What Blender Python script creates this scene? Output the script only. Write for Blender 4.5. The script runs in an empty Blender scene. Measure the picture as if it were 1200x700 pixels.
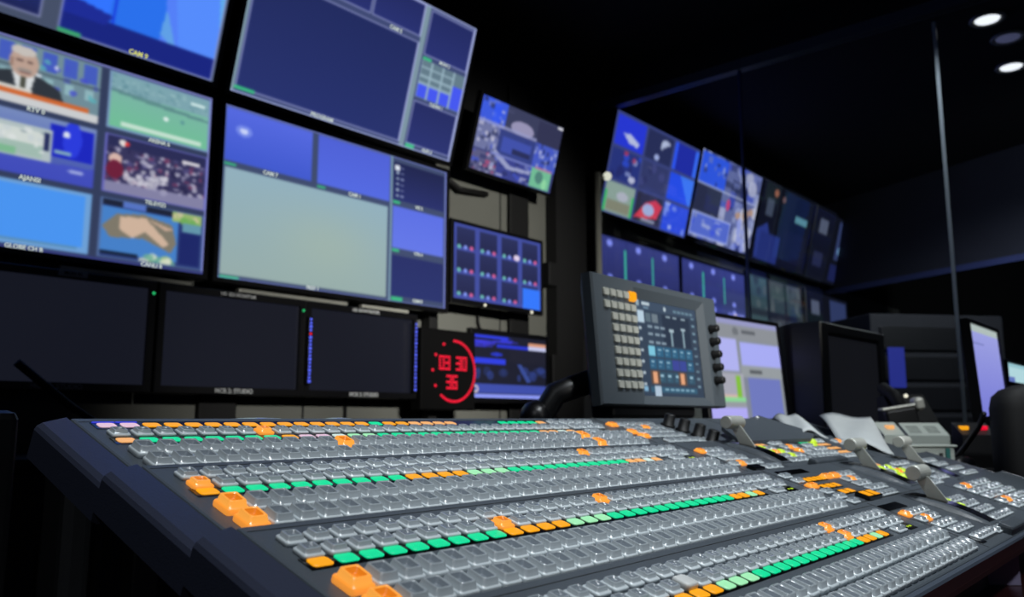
import bpy, bmesh, math, random
import numpy as np
from mathutils import Matrix, Vector
random.seed(7)
rng = np.random.RandomState(11)
SC = bpy.context.scene
COL = SC.collection
PI = math.pi

# ------------------------------------------------------------------ helpers
def lin(c):
    return tuple((x / 12.92) if x <= .04045 else ((x + .055) / 1.055) ** 2.4 for x in c)

def rgb(r, g, b):
    return lin((r / 255, g / 255, b / 255))

def mat(name, col, rough=.5, metal=0., spec=.5, emit=None, es=1., trans=0., coat=0., bump=0., bscale=300., mottle=0.):
    m = bpy.data.materials.new(name); m.use_nodes = True
    nt = m.node_tree; b = nt.nodes['Principled BSDF']
    b.inputs['Base Color'].default_value = (*col, 1)
    b.inputs['Roughness'].default_value = rough
    b.inputs['Metallic'].default_value = metal
    b.inputs['Specular IOR Level'].default_value = spec
    b.inputs['Transmission Weight'].default_value = trans
    b.inputs['Coat Weight'].default_value = coat
    if emit:
        b.inputs['Emission Color'].default_value = (*emit, 1)
        b.inputs['Emission Strength'].default_value = es
    if bump or mottle:
        tc = nt.nodes.new('ShaderNodeTexCoord')
        n = nt.nodes.new('ShaderNodeTexNoise'); n.inputs['Scale'].default_value = bscale
        nt.links.new(tc.outputs['Object'], n.inputs['Vector'])
        if bump:
            bp = nt.nodes.new('ShaderNodeBump'); bp.inputs['Strength'].default_value = bump
            bp.inputs['Distance'].default_value = .001
            nt.links.new(n.outputs['Fac'], bp.inputs['Height']); nt.links.new(bp.outputs['Normal'], b.inputs['Normal'])
        if mottle:
            mx = nt.nodes.new('ShaderNodeMix'); mx.data_type = 'RGBA'
            mx.inputs[6].default_value = (*[c * (1 - mottle) for c in col], 1)
            mx.inputs[7].default_value = (*[min(1, c * (1 + mottle)) for c in col], 1)
            nt.links.new(n.outputs['Fac'], mx.inputs[0]); nt.links.new(mx.outputs[2], b.inputs['Base Color'])
    return m

def screen_mat(name, gain=1., rough=.25):
    m = bpy.data.materials.new(name); m.use_nodes = True
    nt = m.node_tree; b = nt.nodes['Principled BSDF']
    b.inputs['Base Color'].default_value = (.006, .006, .008, 1)
    b.inputs['Roughness'].default_value = rough
    a = nt.nodes.new('ShaderNodeAttribute'); a.attribute_name = 'picture'
    nt.links.new(a.outputs['Color'], b.inputs['Emission Color'])
    b.inputs['Emission Strength'].default_value = gain
    return m

M = {
 'panel': mat('panel_grey', rgb(70, 77, 84), .42, bump=.25, bscale=900, mottle=.06),
 'rail': mat('rail_grey', rgb(70, 78, 90), .36, bump=.15, bscale=900),
 'groove': mat('groove', rgb(14, 15, 18), .6),
 'black': mat('black_plastic', rgb(15, 16, 18), .42, mottle=.2, bscale=60),
 'matte': mat('matte_black', rgb(10, 10, 12), .7, mottle=.2, bscale=30),
 'pitch': mat('clock_black', rgb(5, 5, 6), .75, spec=.15),
 'rackd': mat('rack_navy', rgb(17, 18, 27), .7, mottle=.2, bscale=6),
 'bezel': mat('bezel_black', rgb(13, 13, 16), .35),
 'skirt': mat('key_skirt', rgb(196, 204, 208), .35, coat=.1),
 'cap': mat('key_clear_cap', rgb(160, 168, 173), .17, trans=.15, coat=.5),
 'dish': mat('key_dish', rgb(116, 124, 132), .2, coat=.5),
 'cheek': mat('cheek_dark', rgb(50, 54, 70), .3, bump=.15, bscale=900),  # bluish dark tone holds the slope's shade and the screens' reflection
 'or_d': mat('orange_dish', rgb(150, 70, 8), .3, emit=rgb(216, 122, 26), es=.8),
 'blank': mat('key_blank', rgb(196, 198, 196), .4),
 'or_s': mat('orange_skirt', rgb(200, 110, 20), .35, emit=rgb(250, 158, 62), es=.75),
 'or_c': mat('orange_cap', rgb(190, 100, 15), .18, emit=rgb(255, 178, 80), es=.72, coat=.4),
 'gr_s': mat('lime_lamp', rgb(120, 150, 20), .3, emit=rgb(185, 215, 50), es=.85),
 'tile_o': mat('tile_orange', rgb(120, 70, 0), .35, emit=rgb(246, 164, 22), es=.95),
 'tile_p': mat('tile_peach', rgb(120, 80, 40), .35, emit=rgb(245, 178, 110), es=.9),
 'tile_g': mat('tile_green', rgb(0, 90, 60), .35, emit=rgb(14, 218, 150), es=.95),
 'tile_l': mat('tile_pale_green', rgb(70, 110, 80), .35, emit=rgb(160, 232, 178), es=.9),
 'tile_w': mat('tile_pale', rgb(110, 120, 115), .35, emit=rgb(205, 226, 218), es=.85),
 'tile_k': mat('tile_pink', rgb(110, 90, 110), .35, emit=rgb(226, 190, 208), es=.9),
 'tile_b': mat('tile_blue', rgb(20, 20, 100), .35, emit=rgb(50, 58, 205), es=.9),
 'strip': mat('strip_window', rgb(6, 7, 8), .12),
 'alu': mat('brushed_aluminium', rgb(196, 198, 190), .38, metal=.25, bump=.2, bscale=500),
 'alu2': mat('satin_rail', rgb(190, 190, 180), .4, metal=.3),
 'knob': mat('knob_black', rgb(11, 11, 12), .5),
 'wall': mat('wall_grey', rgb(112, 113, 107), .85, mottle=.10, bscale=5),
 'dark': mat('dark_wall', rgb(16, 16, 18), .85, mottle=.2, bscale=4),
 'navy': mat('navy_wall', rgb(40, 42, 56), .8, mottle=.2, bscale=3),
 'ceil': mat('ceiling_black', rgb(12, 12, 14), .9, mottle=.15, bscale=4),
 'floor': mat('floor_dark', rgb(26, 25, 27), .6, mottle=.2, bscale=20),
 'desk': mat('desk_oxblood', rgb(52, 22, 22), .28, mottle=.25, bscale=14),
 'deskk': mat('desk_black', rgb(20, 20, 22), .45, mottle=.2, bscale=30),
 'white': mat('off_white_plastic', rgb(178, 186, 178), .5),
 'paper': mat('paper', rgb(176, 182, 184), .8, mottle=.05, bscale=40),
 'ink': mat('ink_grey', rgb(95, 100, 98), .8),
 'menu': mat('menu_grey', rgb(72, 80, 87), .5, bump=.15, bscale=900),
 'menukey': mat('menu_key', rgb(170, 172, 164), .4),
 'red': mat('led_red', rgb(80, 0, 0), .4, emit=rgb(238, 12, 52), es=1.),
 'bl': mat('led_blue', rgb(10, 10, 80), .4, emit=rgb(88, 104, 250), es=1.),
 'gn': mat('led_green', rgb(0, 60, 30), .4, emit=rgb(40, 190, 110), es=.9),
 'ledw': mat('led_white', rgb(90, 90, 80), .4, emit=rgb(240, 236, 214), es=1.),
 'cap_t': mat('caption_text', rgb(90, 95, 95), .5, emit=rgb(206, 218, 214), es=.85),
 'cap_y': mat('caption_yellow', rgb(90, 90, 40), .5, emit=rgb(222, 224, 120), es=.85),
 'lbl': mat('printed_label', rgb(215, 218, 220), .6),
 'teal': mat('teal_plastic', rgb(40, 110, 105), .5),
 'lav': mat('lavender_grey', rgb(128, 120, 150), .6, mottle=.08, bscale=40),
 'lamp': mat('lamp_glass', rgb(220, 220, 225), .3, emit=rgb(250, 250, 255), es=1.2),
 'lampdim': mat('lamp_glass_dim', rgb(90, 92, 110), .3, emit=rgb(64, 66, 92), es=1.),
 'clear': mat('clear_film', rgb(190, 200, 205), .12, trans=.6, coat=.4),
 'scr': screen_mat('screen_picture'),
}

def glass_mat():
    m = bpy.data.materials.new('partition_glass'); m.use_nodes = True
    nt = m.node_tree; nt.nodes.clear()
    o = nt.nodes.new('ShaderNodeOutputMaterial'); mx = nt.nodes.new('ShaderNodeMixShader')
    t = nt.nodes.new('ShaderNodeBsdfTransparent'); g = nt.nodes.new('ShaderNodeBsdfGlossy')
    f = nt.nodes.new('ShaderNodeFresnel'); f.inputs['IOR'].default_value = 1.35
    t.inputs['Color'].default_value = (.92, .95, .96, 1); g.inputs['Roughness'].default_value = .02
    nt.links.new(f.outputs[0], mx.inputs[0]); nt.links.new(t.outputs[0], mx.inputs[1]); nt.links.new(g.outputs[0], mx.inputs[2])
    nt.links.new(mx.outputs[0], o.inputs[0])
    return m
M['glass'] = glass_mat()

class MB:
    """collects shapes into one mesh with material slots"""
    def __init__(s): s.bm = bmesh.new(); s.mats = []
    def mi(s, m):
        if m not in s.mats: s.mats.append(m)
        return s.mats.index(m)
    def faces(s, vs, fs, m, smooth=False):
        k = s.mi(m); v = [s.bm.verts.new(p) for p in vs]
        for f in fs:
            fc = s.bm.faces.new([v[i] for i in f]); fc.material_index = k; fc.smooth = smooth
    def loft(s, loops, m, cap0=True, cap1=True, mats=None, smooth=True):
        n = len(loops[0]); rows = [[s.bm.verts.new(p) for p in lp] for lp in loops]
        for i in range(len(rows) - 1):
            k = s.mi(mats[i] if mats else m)
            for j in range(n):
                f = s.bm.faces.new([rows[i][j], rows[i][(j + 1) % n], rows[i + 1][(j + 1) % n], rows[i + 1][j]])
                f.material_index = k; f.smooth = smooth
        if cap0:
            f = s.bm.faces.new(rows[0][::-1]); f.material_index = s.mi(mats[0] if mats else m)
        if cap1:
            f = s.bm.faces.new(rows[-1]); f.material_index = s.mi(mats[-1] if mats else m); f.smooth = smooth
    def box(s, x0, x1, y0, y1, z0, z1, m, bev=0.):
        if bev:
            w, d = x1 - x0, y1 - y0; cx, cy = (x0 + x1) / 2, (y0 + y1) / 2
            b = min(bev, w / 2.2, d / 2.2, (z1 - z0) / 2.2)
            L = [rr(w - 2 * b, d - 2 * b, b * .5, z0, cx, cy), rr(w, d, b, z0 + b, cx, cy), rr(w, d, b, z1 - b, cx, cy),
                 rr(w - .6 * b, d - .6 * b, b * .8, z1 - .3 * b, cx, cy), rr(w - 2 * b, d - 2 * b, b * .5, z1, cx, cy)]
            s.loft(L, m, smooth=False); return
        P = [(x0, y0, z0), (x1, y0, z0), (x1, y1, z0), (x0, y1, z0), (x0, y0, z1), (x1, y0, z1), (x1, y1, z1), (x0, y1, z1)]
        s.faces(P, [(3, 2, 1, 0), (4, 5, 6, 7), (0, 1, 5, 4), (1, 2, 6, 5), (2, 3, 7, 6), (3, 0, 4, 7)], m)
    def prism(s, pts, a0, a1, axis, m):
        """polygon pts extruded along axis ('x': pts are (y,z); 'y': (x,z); 'z': (x,y))"""
        def P(p, a): return {'x': (a, p[0], p[1]), 'y': (p[0], a, p[1]), 'z': (p[0], p[1], a)}[axis]
        n = len(pts); vs = [P(p, a0) for p in pts] + [P(p, a1) for p in pts]
        s.faces(vs, [tuple(range(n))[::-1], tuple(range(n, 2 * n))] + [(i, (i + 1) % n, n + (i + 1) % n, n + i) for i in range(n)], m)
    def tube(s, pts, r, m, n=12, cap=True, r1=None):
        pts = [Vector(p) for p in pts]; loops = []
        for i, p in enumerate(pts):
            d = (pts[min(i + 1, len(pts) - 1)] - pts[max(i - 1, 0)]).normalized()
            a = d.orthogonal().normalized() if i == 0 else (a - d * a.dot(d)).normalized()
            b = d.cross(a); R = r if r1 is None else r + (r1 - r) * i / (len(pts) - 1)
            loops.append([tuple(p + (a * math.cos(t) + b * math.sin(t)) * R) for t in [2 * PI * j / n for j in range(n)]])
        s.loft(loops, m, cap, cap)
    def lathe(s, prof, m, c=(0, 0, 0), n=20, mats=None):
        loops = [[(c[0] + r * math.cos(2 * PI * j / n), c[1] + r * math.sin(2 * PI * j / n), c[2] + z) for j in range(n)] for r, z in prof]
        s.loft(loops, m, mats=mats)
    def ball(s, c, r, m, n=10):
        pr = [(max(1e-4, r * math.sin(PI * i / n)), -r * math.cos(PI * i / n)) for i in range(n + 1)]
        s.lathe(pr, m, c, 12)
    def mesh(s, name, sharp=False):
        bmesh.ops.recalc_face_normals(s.bm, faces=s.bm.faces[:])
        me = bpy.data.meshes.new(name); s.bm.to_mesh(me); s.bm.free()
        for m in s.mats: me.materials.append(m)
        return me

def rr(w, d, r, z, cx=0, cy=0, n=3):
    r = min(r, w / 2.01, d / 2.01); out = []
    for sx, sy, a0 in ((1, 1, 0), (-1, 1, 90), (-1, -1, 180), (1, -1, 270)):
        for i in range(n + 1):
            a = math.radians(a0 + 90 * i / n)
            out.append((cx + sx * (w / 2 - r) + r * math.cos(a), cy + sy * (d / 2 - r) + r * math.sin(a), z))
    return out

def link(name, me, parent=None, mw=None):
    """part: its matrix is given in the parent's frame"""
    o = bpy.data.objects.new(name, me); COL.objects.link(o)
    if parent is not None: o.parent = parent
    if mw is not None: o.matrix_basis = mw
    return o

def tag(o, label, cat, group=None, kind=None):
    o['label'] = label
    if cat: o['category'] = cat
    if group: o['group'] = group
    if kind: o['kind'] = kind
    return o

def thing(name, label, cat, loc=(0, 0, 0), rot=(0, 0, 0), group=None):
    o = bpy.data.objects.new(name, None); COL.objects.link(o)
    o.location = loc; o.rotation_euler = rot; o.empty_display_size = .05
    return tag(o, label, cat, group)

def single(name, mb, label, cat, loc=(0, 0, 0), rot=(0, 0, 0), group=None):
    o = link(name, mb.mesh(name)); o.location = loc; o.rotation_euler = rot
    return tag(o, label, cat, group)

def struct(name, mb):
    o = link(name, mb.mesh(name)); o['kind'] = 'structure'; return o

def T(x=0, y=0, z=0): return Matrix.Translation((x, y, z))

def text_mesh(txt, size, m, align='CENTER', extrude=.0002):
    cu = bpy.data.curves.new('caption', 'FONT'); cu.body = txt; cu.size = size; cu.align_x = align; cu.align_y = 'CENTER'
    cu.extrude = extrude; cu.offset = size * .03; cu.resolution_u = 2
    ob = bpy.data.objects.new('tmp', cu); COL.objects.link(ob)
    dg = bpy.context.evaluated_depsgraph_get(); dg.update()
    me = bpy.data.meshes.new_from_object(ob.evaluated_get(dg))
    bpy.data.objects.remove(ob); me.materials.clear(); me.materials.append(m)
    return me

# ------------------------------------------------------------------ camera
CZ = 1.05
yaw, pitch = math.radians(40.96), math.radians(8.31)
cd = bpy.data.cameras.new('camera'); cam = bpy.data.objects.new('camera', cd); COL.objects.link(cam)
f = Vector((math.cos(yaw) * math.cos(pitch), math.sin(yaw) * math.cos(pitch), math.sin(pitch)))
r_ = Vector((math.sin(yaw), -math.cos(yaw), 0)); u_ = r_.cross(f)
cam.matrix_world = Matrix(((r_.x, u_.x, -f.x, 0), (r_.y, u_.y, -f.y, 0), (r_.z, u_.z, -f.z, CZ), (0, 0, 0, 1)))
cd.lens = 36 * 960 / 1200; cd.sensor_width = 36; cd.sensor_fit = 'HORIZONTAL'; cd.clip_start = .01; cd.clip_end = 60
cd.dof.use_dof = True; cd.dof.focus_distance = .72; cd.dof.aperture_fstop = 8.5
SC.camera = cam
def view_px(P):
    d = Vector(P) - Vector((0, 0, CZ)); z = d.dot(f)
    if z < .02: return None
    return 600 + 960 * d.dot(r_) / z, 350 - 960 * d.dot(u_) / z, z

# ------------------------------------------------------------------ setting
WY = 2.63                    # face of the monitor wall
XP = 3.57                    # glass partition
CEIL = 2.92
b = MB(); b.box(-3.2, 9.6, -3.2, WY + .1, -.1, 0, M['floor']); struct('floor', b)
b = MB(); b.box(-3.2, 9.6, -3.2, WY + .1, CEIL, CEIL + .1, M['ceil']); struct('ceiling', b)
b = MB(); b.box(-3.2, 9.6, WY, WY + .1, 0, 2.22, M['wall']); b.box(-3.2, 9.6, WY, WY + .1, 2.22, CEIL, M['dark'])
for x in (1.83, 2.36, 2.94):                                      # joints of the wall boards
    b.box(x - .004, x + .004, WY - .002, WY + .01, 0, 2.22, M['groove'])
struct('wall_back', b)
b = MB(); b.box(-3.3, -3.2, -3.2, WY + .1, 0, CEIL, M['dark']); struct('wall_left', b)
b = MB(); b.box(9.5, 9.6, -3.2, WY + .1, 0, CEIL, M['dark'])
struct('wall_right', b)
b = MB(); b.box(3.30, 3.60, 2.56, WY, 0, CEIL, M['dark']); struct('trim_1', b)          # dark pier between the two rooms
b = MB(); b.box(XP - .025, XP + .025, -3.2, 2.5, 2.715, 2.765, M['rail']); b.box(XP - .03, XP + .03, -3.2, 2.5, 2.765, CEIL, M['ceil'])
struct('trim_2', b)                                                                      # head rail of the glazing
YS = [2.50, 1.64, .776, -.09, -.95]
for i in range(4):
    b = MB(); b.box(XP - .005, XP + .005, YS[i + 1] + .004, YS[i] - .004, .45, 2.715, M['glass']); o = struct('window_%d' % (i + 1), b)
b = MB(); b.box(XP - .04, XP + .04, -3.2, 2.5, 0, .45, M['dark']); struct('wall_partition', b)
M['edge'] = mat('glass_edge', rgb(150, 162, 172), .25, coat=.3)
M['edgeb'] = mat('glass_edge_blue', rgb(66, 74, 120), .25, coat=.3)
for i, y in enumerate(YS[1:4]):
    b = MB(); b.box(XP - .007, XP + .007, y - .007, y + .007, .45, 2.68 if i else 2.715, M['edgeb' if i == 0 else 'edge'], .002)
    struct('trim_%d' % (3 + i), b)
# far bulkhead of the next room: a pale trunking under a dark drop
b = MB(); dx, dy = (6.25 - 7.25), (.62 - 2.6)
p0 = Vector((7.2, 2.62, 0)); p1 = Vector((5.9, -.2, 0)); n = Vector((dy, -dx, 0)).normalized() * -.05
def slab(mb, a, c, off, z0, z1, m):
    q = [a, c, c + off, a + off]
    mb.faces([(v.x, v.y, z0) for v in q] + [(v.x, v.y, z1) for v in q], [(3, 2, 1, 0), (4, 5, 6, 7), (0, 1, 5, 4), (1, 2, 6, 5), (2, 3, 7, 6), (3, 0, 4, 7)], m)
slab(b, p0, p1, n, 2.12, 2.165, M['edgeb']); slab(b, p0, p1, n * .8, 2.165, CEIL, M['navy']); struct('trim_6', b)

# ------------------------------------------------------------------ pictures on the screens
C_ = lambda r, g, b: np.array([r, g, b], float) / 255
class Pic:
    def __init__(s, w, h, bg): s.w, s.h = w, h; s.a = np.empty((h, w, 3)); s.a[:] = bg; s.y, s.x = np.mgrid[0:h, 0:w]; s.x = (s.x + .5) / w; s.y = (s.y + .5) / h; s.win = (0, 0, 1, 1)
    def sub(s, x0, y0, x1, y1): s.win = (x0, y0, x1, y1); return s          # a tile, y downwards
    def uv(s):
        x0, y0, x1, y1 = s.win; return (s.x - x0) / (x1 - x0), (s.y - y0) / (y1 - y0)
    def put(s, k, c, al=1.):
        u, v = s.uv(); k = k & (u >= 0) & (u <= 1) & (v >= 0) & (v <= 1)
        s.a[k] = s.a[k] * (1 - al) + np.asarray(c) * al
    def rect(s, x0, y0, x1, y1, c, al=1.):
        u, v = s.uv(); s.put((u >= x0) & (u <= x1) & (v >= y0) & (v <= y1), c, al)
    def ell(s, cx, cy, rx, ry, c, al=1.):
        u, v = s.uv(); s.put(((u - cx) / rx) ** 2 + ((v - cy) / ry) ** 2 <= 1, c, al)
    def poly(s, pts, c, al=1.):
        u, v = s.uv(); k = np.zeros(u.shape, bool); n = len(pts)
        for i in range(n):
            (xa, ya), (xb, yb) = pts[i], pts[(i + 1) % n]
            if ya == yb: continue
            k ^= ((v < ya) != (v < yb)) & (u < (xb - xa) * (v - ya) / (yb - ya) + xa)
        s.put(k, c, al)
    def frame(s, t, c): 
        u, v = s.uv(); x0, y0, x1, y1 = s.win; ty = t * (x1 - x0) * s.w / ((y1 - y0) * s.h)
        s.put((u < t) | (u > 1 - t) | (v < ty) | (v > 1 - ty), c)
    def grad(s, c0, c1):
        u, v = s.uv(); k = (u >= 0) & (u <= 1) & (v >= 0) & (v <= 1); t = np.clip(v, 0, 1)[k][:, None]
        s.a[k] = np.asarray(c0) * (1 - t) + np.asarray(c1) * t
    def blobs(s, n, cs, r0, r1, box=(0, 0, 1, 1), al=.8):
        for _ in range(n):
            s.ell(rng.uniform(box[0], box[2]), rng.uniform(box[1], box[3]), rng.uniform(r0, r1), rng.uniform(r0, r1) * 1.3, cs[rng.randint(len(cs))], al)
    def noise(s, amt):
        u, v = s.uv(); k = (u >= 0) & (u <= 1) & (v >= 0) & (v <= 1)
        s.a[k] = np.clip(s.a[k] * (1 + amt * rng.randn(k.sum(), 1)), 0, 1)

def screen_mesh(pic, W, H):
    """a flat picture grid facing -Y, lower left corner at the origin, X right, Z up"""
    w, h = pic.w, pic.h
    xs = np.linspace(0, W, w); zs = np.linspace(H, 0, h)
    co = np.zeros((h, w, 3)); co[..., 0] = xs[None]; co[..., 2] = zs[:, None]
    i = np.arange(h * w).reshape(h, w)
    q = np.stack([i[1:, :-1], i[1:, 1:], i[:-1, 1:], i[:-1, :-1]], -1).reshape(-1, 4)
    me = bpy.data.meshes.new('screen'); me.vertices.add(h * w); me.vertices.foreach_set('co', co.ravel())
    me.loops.add(q.size); me.loops.foreach_set('vertex_index', q.ravel().astype('i'))
    me.polygons.add(len(q)); me.polygons.foreach_set('loop_start', np.arange(0, q.size, 4).astype('i'))
    me.update(calc_edges=True)
    at = me.attributes.new('picture', 'FLOAT_COLOR', 'POINT')
    c = np.clip(pic.a, 0, 1)
    if w > 60:
        for _ in range(2):
            e = np.pad(c, ((1, 1), (1, 1), (0, 0)), mode='edge'); c = (e[:-2, 1:-1] + e[2:, 1:-1] + e[1:-1, :-2] + e[1:-1, 2:] + 2 * c) / 6
    l = np.where(c <= .04045, c / 12.92, ((c + .055) / 1.055) ** 2.4)
    at.data.foreach_set('color', np.concatenate([l, np.ones((h, w, 1))], -1).ravel().astype('f'))
    me.materials.append(M['scr'])
    return me

def bezel_mesh(W, H, bz, depth, lip=.006, bzb=None, m='bezel', back=.06):
    """frame around a W x H screen whose lower left is the origin; front at y=-lip"""
    bzb = bz if bzb is None else bzb
    mb = MB()
    def ring(x0, x1, z0, z1, y): return [(x0, y, z0), (x1, y, z0), (x1, y, z1), (x0, y, z1)]
    L = [ring(0, W, 0, H, .001), ring(0, W, 0, H, -lip), ring(-bz + .003, W + bz - .003, -bzb + .003, H + bz - .003, -lip),
         ring(-bz, W + bz, -bzb, H + bz, -lip + .003), ring(-bz, W + bz, -bzb, H + bz, depth * .5),
         ring(-bz + back, W + bz - back, -bzb + back, H + bz - back, depth)]
    mb.loft(L, M[m], cap0=True, cap1=True, smooth=False)
    return mb.mesh('housing')

def monitor(name, label, pic, X, Z, W, H, Y=2.5, tilt=0., bz=.018, bzb=None, depth=.075, caps=(), group=None, cat='monitor', rotz=0., lip=.006, leds=()):
    """tilt: degrees the top leans into the room, pivot on the screen's lower edge"""
    t = thing(name, label, cat, (X, Y, Z), (math.radians(tilt), 0, math.radians(rotz)), group)
    link('housing', bezel_mesh(W, H, bz, depth, lip, bzb), t)
    if abs(Y - 2.5) < 1e-6 and X < 9:
        q = MB(); q.box(W * .5 - .06, W * .5 + .06, .03, WY - Y - .001, H * .2, H * .2 + .1, M['matte'], .004)
        link('wall_mount', q.mesh('wall_mount'), t, Matrix.Rotation(math.radians(-tilt), 4, 'X'))
    s = link('screen', screen_mesh(pic, W, H), t)
    for txt, x, z, sz, *m in caps:
        c = link('caption', text_mesh(txt, sz * 1.08, M[m[0] if m else 'cap_t']), s, T(x * W, -.0012, z * H) @ Matrix.Rotation(PI / 2, 4, 'X'))
    for x, z, r, m in leds:
        q = MB(); q.ball((x, -lip, z), r, M[m], 8); link('status_light', q.mesh('status_light'), t)
    return t

NAV = C_(36, 44, 98); NAVD = C_(30, 36, 78); GREY = C_(70, 84, 104); LINE = C_(150, 160, 210); BK = C_(14, 16, 26)

def px(q): return q

# ---- lower left multiview wall display
def pic_news():
    p = Pic(300, 170, C_(52, 62, 92))
    cx = [(.01, .327), (.347, .66), (.685, .993)]; rz = [(.015, .315), (.345, .645), (.675, .975)]
    for i in range(3):
        for j in range(3):
            p.sub(cx[i][0], rz[j][0], cx[i][1], rz[j][1]); p.rect(0, 0, 1, 1, C_(40, 52, 110))
    # presenter at a desk, monitor wall behind
    p.sub(cx[1][0], rz[0][0], cx[1][1], rz[0][1]); p.rect(0, 0, 1, 1, C_(112, 140, 152))
    for x in np.arange(0, 1, .17): p.rect(x, .04, x + .12, .36, C_(62, 84, 196), .85); p.rect(x + .02, .48, x + .10, .66, C_(150, 190, 196), .8)
    p.blobs(16, [C_(225, 232, 240), C_(90, 170, 180), C_(70, 80, 200)], .015, .04, (.45, .2, 1, .75))
    p.rect(0, .40, 1, .44, C_(70, 88, 100), .7)
    p.poly([(.0, .92), (.08, .60), (.25, .50), (.50, .50), (.66, .62), (.74, .95)], C_(48, 54, 62))
    p.poly([(.28, .50), (.46, .50), (.42, .92), (.36, .95)], C_(214, 218, 220)); p.poly([(.355, .56), (.395, .56), (.40, .9), (.35, .9)], C_(74, 76, 66))
    p.ell(.37, .33, .115, .235, C_(186, 158, 144)); p.ell(.36, .14, .10, .08, C_(196, 190, 184)); p.rect(.27, .28, .285, .42, C_(150, 120, 108))
    p.rect(.31, .29, .36, .315, C_(110, 90, 84)); p.rect(.39, .29, .44, .315, C_(110, 90, 84)); p.ell(.38, .46, .06, .04, C_(150, 140, 134)); p.rect(.34, .475, .42, .49, C_(120, 80, 76))
    p.rect(.0, .80, .92, .87, C_(206, 104, 52)); p.rect(0, .87, 1, 1, C_(202, 204, 206)); p.rect(0, .74, .45, .80, C_(208, 206, 200))
    # studio set
    p.sub(cx[1][0], rz[1][0], cx[1][1], rz[1][1]); p.grad(C_(120, 140, 190), C_(60, 76, 170))
    p.rect(.62, .08, .98, .62, C_(30, 40, 190)); p.ell(.8, .28, .08, .3, C_(44, 60, 220)); p.rect(.08, .2, .64, .74, C_(176, 190, 192)); p.rect(.13, .28, .58, .5, C_(206, 214, 210)); p.rect(.14, .5, .56, .7, C_(160, 186, 176))
    p.blobs(20, [C_(222, 226, 226), C_(130, 148, 158), C_(196, 206, 210)], .015, .035, (.12, .26, .58, .6), .7); p.rect(.14, .6, .36, .72, C_(110, 180, 130), .7)
    p.rect(.06, .26, .1, .6, C_(30, 40, 80)); p.rect(.57, .26, .62, .56, C_(36, 44, 90)); p.ell(.75, .22, .03, .05, C_(220, 226, 240)); p.rect(.66, .5, .8, .56, C_(130, 170, 190)); p.poly([(0, .78), (1, .7), (1, 1), (0, 1)], C_(66, 76, 190), .8); p.ell(.85, .8, .07, .03, C_(190, 200, 235), .7)
    # flat blue
    p.sub(cx[1][0], rz[2][0], cx[1][1], rz[2][1]); p.rect(0, 0, 1, 1, C_(110, 160, 214)); p.rect(.0, .06, .95, .9, C_(74, 148, 240)); p.rect(0, .9, .9, .95, C_(90, 140, 180))
    # football pitch
    p.sub(cx[2][0], rz[0][0], cx[2][1], rz[0][1]); p.grad(C_(126, 176, 172), C_(112, 190, 150)); p.rect(0, 0, 1, .34, C_(124, 164, 174)); 
    p.blobs(60, [C_(96, 140, 152), C_(150, 186, 190)], .01, .03, (0, .08, 1, .32), .5); p.poly([(0, .30), (.4, .34), (1, .42), (1, .47), (.4, .42), (0, .36)], C_(84, 124, 130), .7)
    p.rect(.12, .86, .92, .93, C_(196, 224, 208)); p.ell(.55, .6, .025, .04, C_(220, 236, 232)); p.ell(.72, .58, .02, .04, C_(92, 150, 150)); p.rect(.80, .14, .95, .2, C_(200, 226, 226))
    p.frame(.012, C_(120, 150, 190))
    # crowd
    p.sub(cx[2][0], rz[1][0], cx[2][1], rz[1][1]); p.rect(0, 0, 1, 1, C_(56, 54, 92))
    p.blobs(150, [C_(40, 38, 74), C_(150, 146, 176), C_(112, 60, 96), C_(190, 188, 208), C_(84, 80, 130)], .012, .035, (0, .22, 1, .8), .75)
    p.rect(0, 0, 1, .2, C_(44, 46, 86)); p.blobs(24, [C_(206, 204, 216)], .02, .05, (.2, .45, .6, .85), .7); p.ell(.1, .42, .06, .1, C_(214, 180, 170)); p.ell(.1, .6, .08, .16, C_(110, 34, 60)); p.poly([(0, .82), (1, .78), (1, 1), (0, 1)], C_(150, 148, 182), .8); p.ell(.16, .12, .035, .06, C_(226, 220, 216)); p.ell(.2, .13, .02, .04, C_(220, 60, 60)); p.rect(.74, .16, .92, .22, C_(214, 210, 216))
    p.frame(.012, C_(104, 104, 190))
    # rock on blue with small panes
    p.sub(cx[2][0], rz[2][0], cx[2][1], rz[2][1]); p.rect(0, 0, 1, 1, C_(44, 60, 118)); p.rect(0, .0, .72, .12, C_(30, 36, 56)); p.rect(.2, .0, .42, .12, C_(86, 116, 196))
    p.rect(.02, .14, .74, .92, C_(70, 128, 200)); p.poly([(.02, .48), (.15, .25), (.4, .18), (.68, .28), (.73, .6), (.68, .78), (.4, .6), (.1, .66)], C_(126, 120, 106)); p.poly([(.18, .28), (.42, .24), (.66, .62), (.60, .70), (.42, .48), (.3, .62), (.18, .5)], C_(206, 178, 156)); p.poly([(.42, .24), (.7, .36), (.62, .4)], C_(196, 166, 146)); p.rect(.02, .88, .36, .95, C_(24, 36, 60)); p.blobs(12, [C_(170, 196, 120), C_(110, 170, 150), C_(214, 220, 200)], .03, .06, (.4, .88, .72, 1))
    p.rect(.68, .02, .98, .2, C_(150, 180, 110)); p.blobs(10, [C_(210, 196, 160), C_(110, 170, 90)], .03, .06, (.7, .04, .96, .2)); p.rect(.78, .2, .98, .36, C_(100, 150, 170)); p.rect(.76, .38, .97, .95, C_(30, 40, 104))
    p.frame(.012, C_(84, 110, 160))
    # first column, cut by the frame's edge
    p.sub(cx[0][0], rz[0][0], cx[0][1], rz[0][1]); p.grad(C_(70, 90, 160), C_(40, 50, 120)); p.sub(cx[0][0], rz[1][0], cx[0][1], rz[1][1]); p.grad(C_(50, 110, 90), C_(40, 80, 70))
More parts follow.
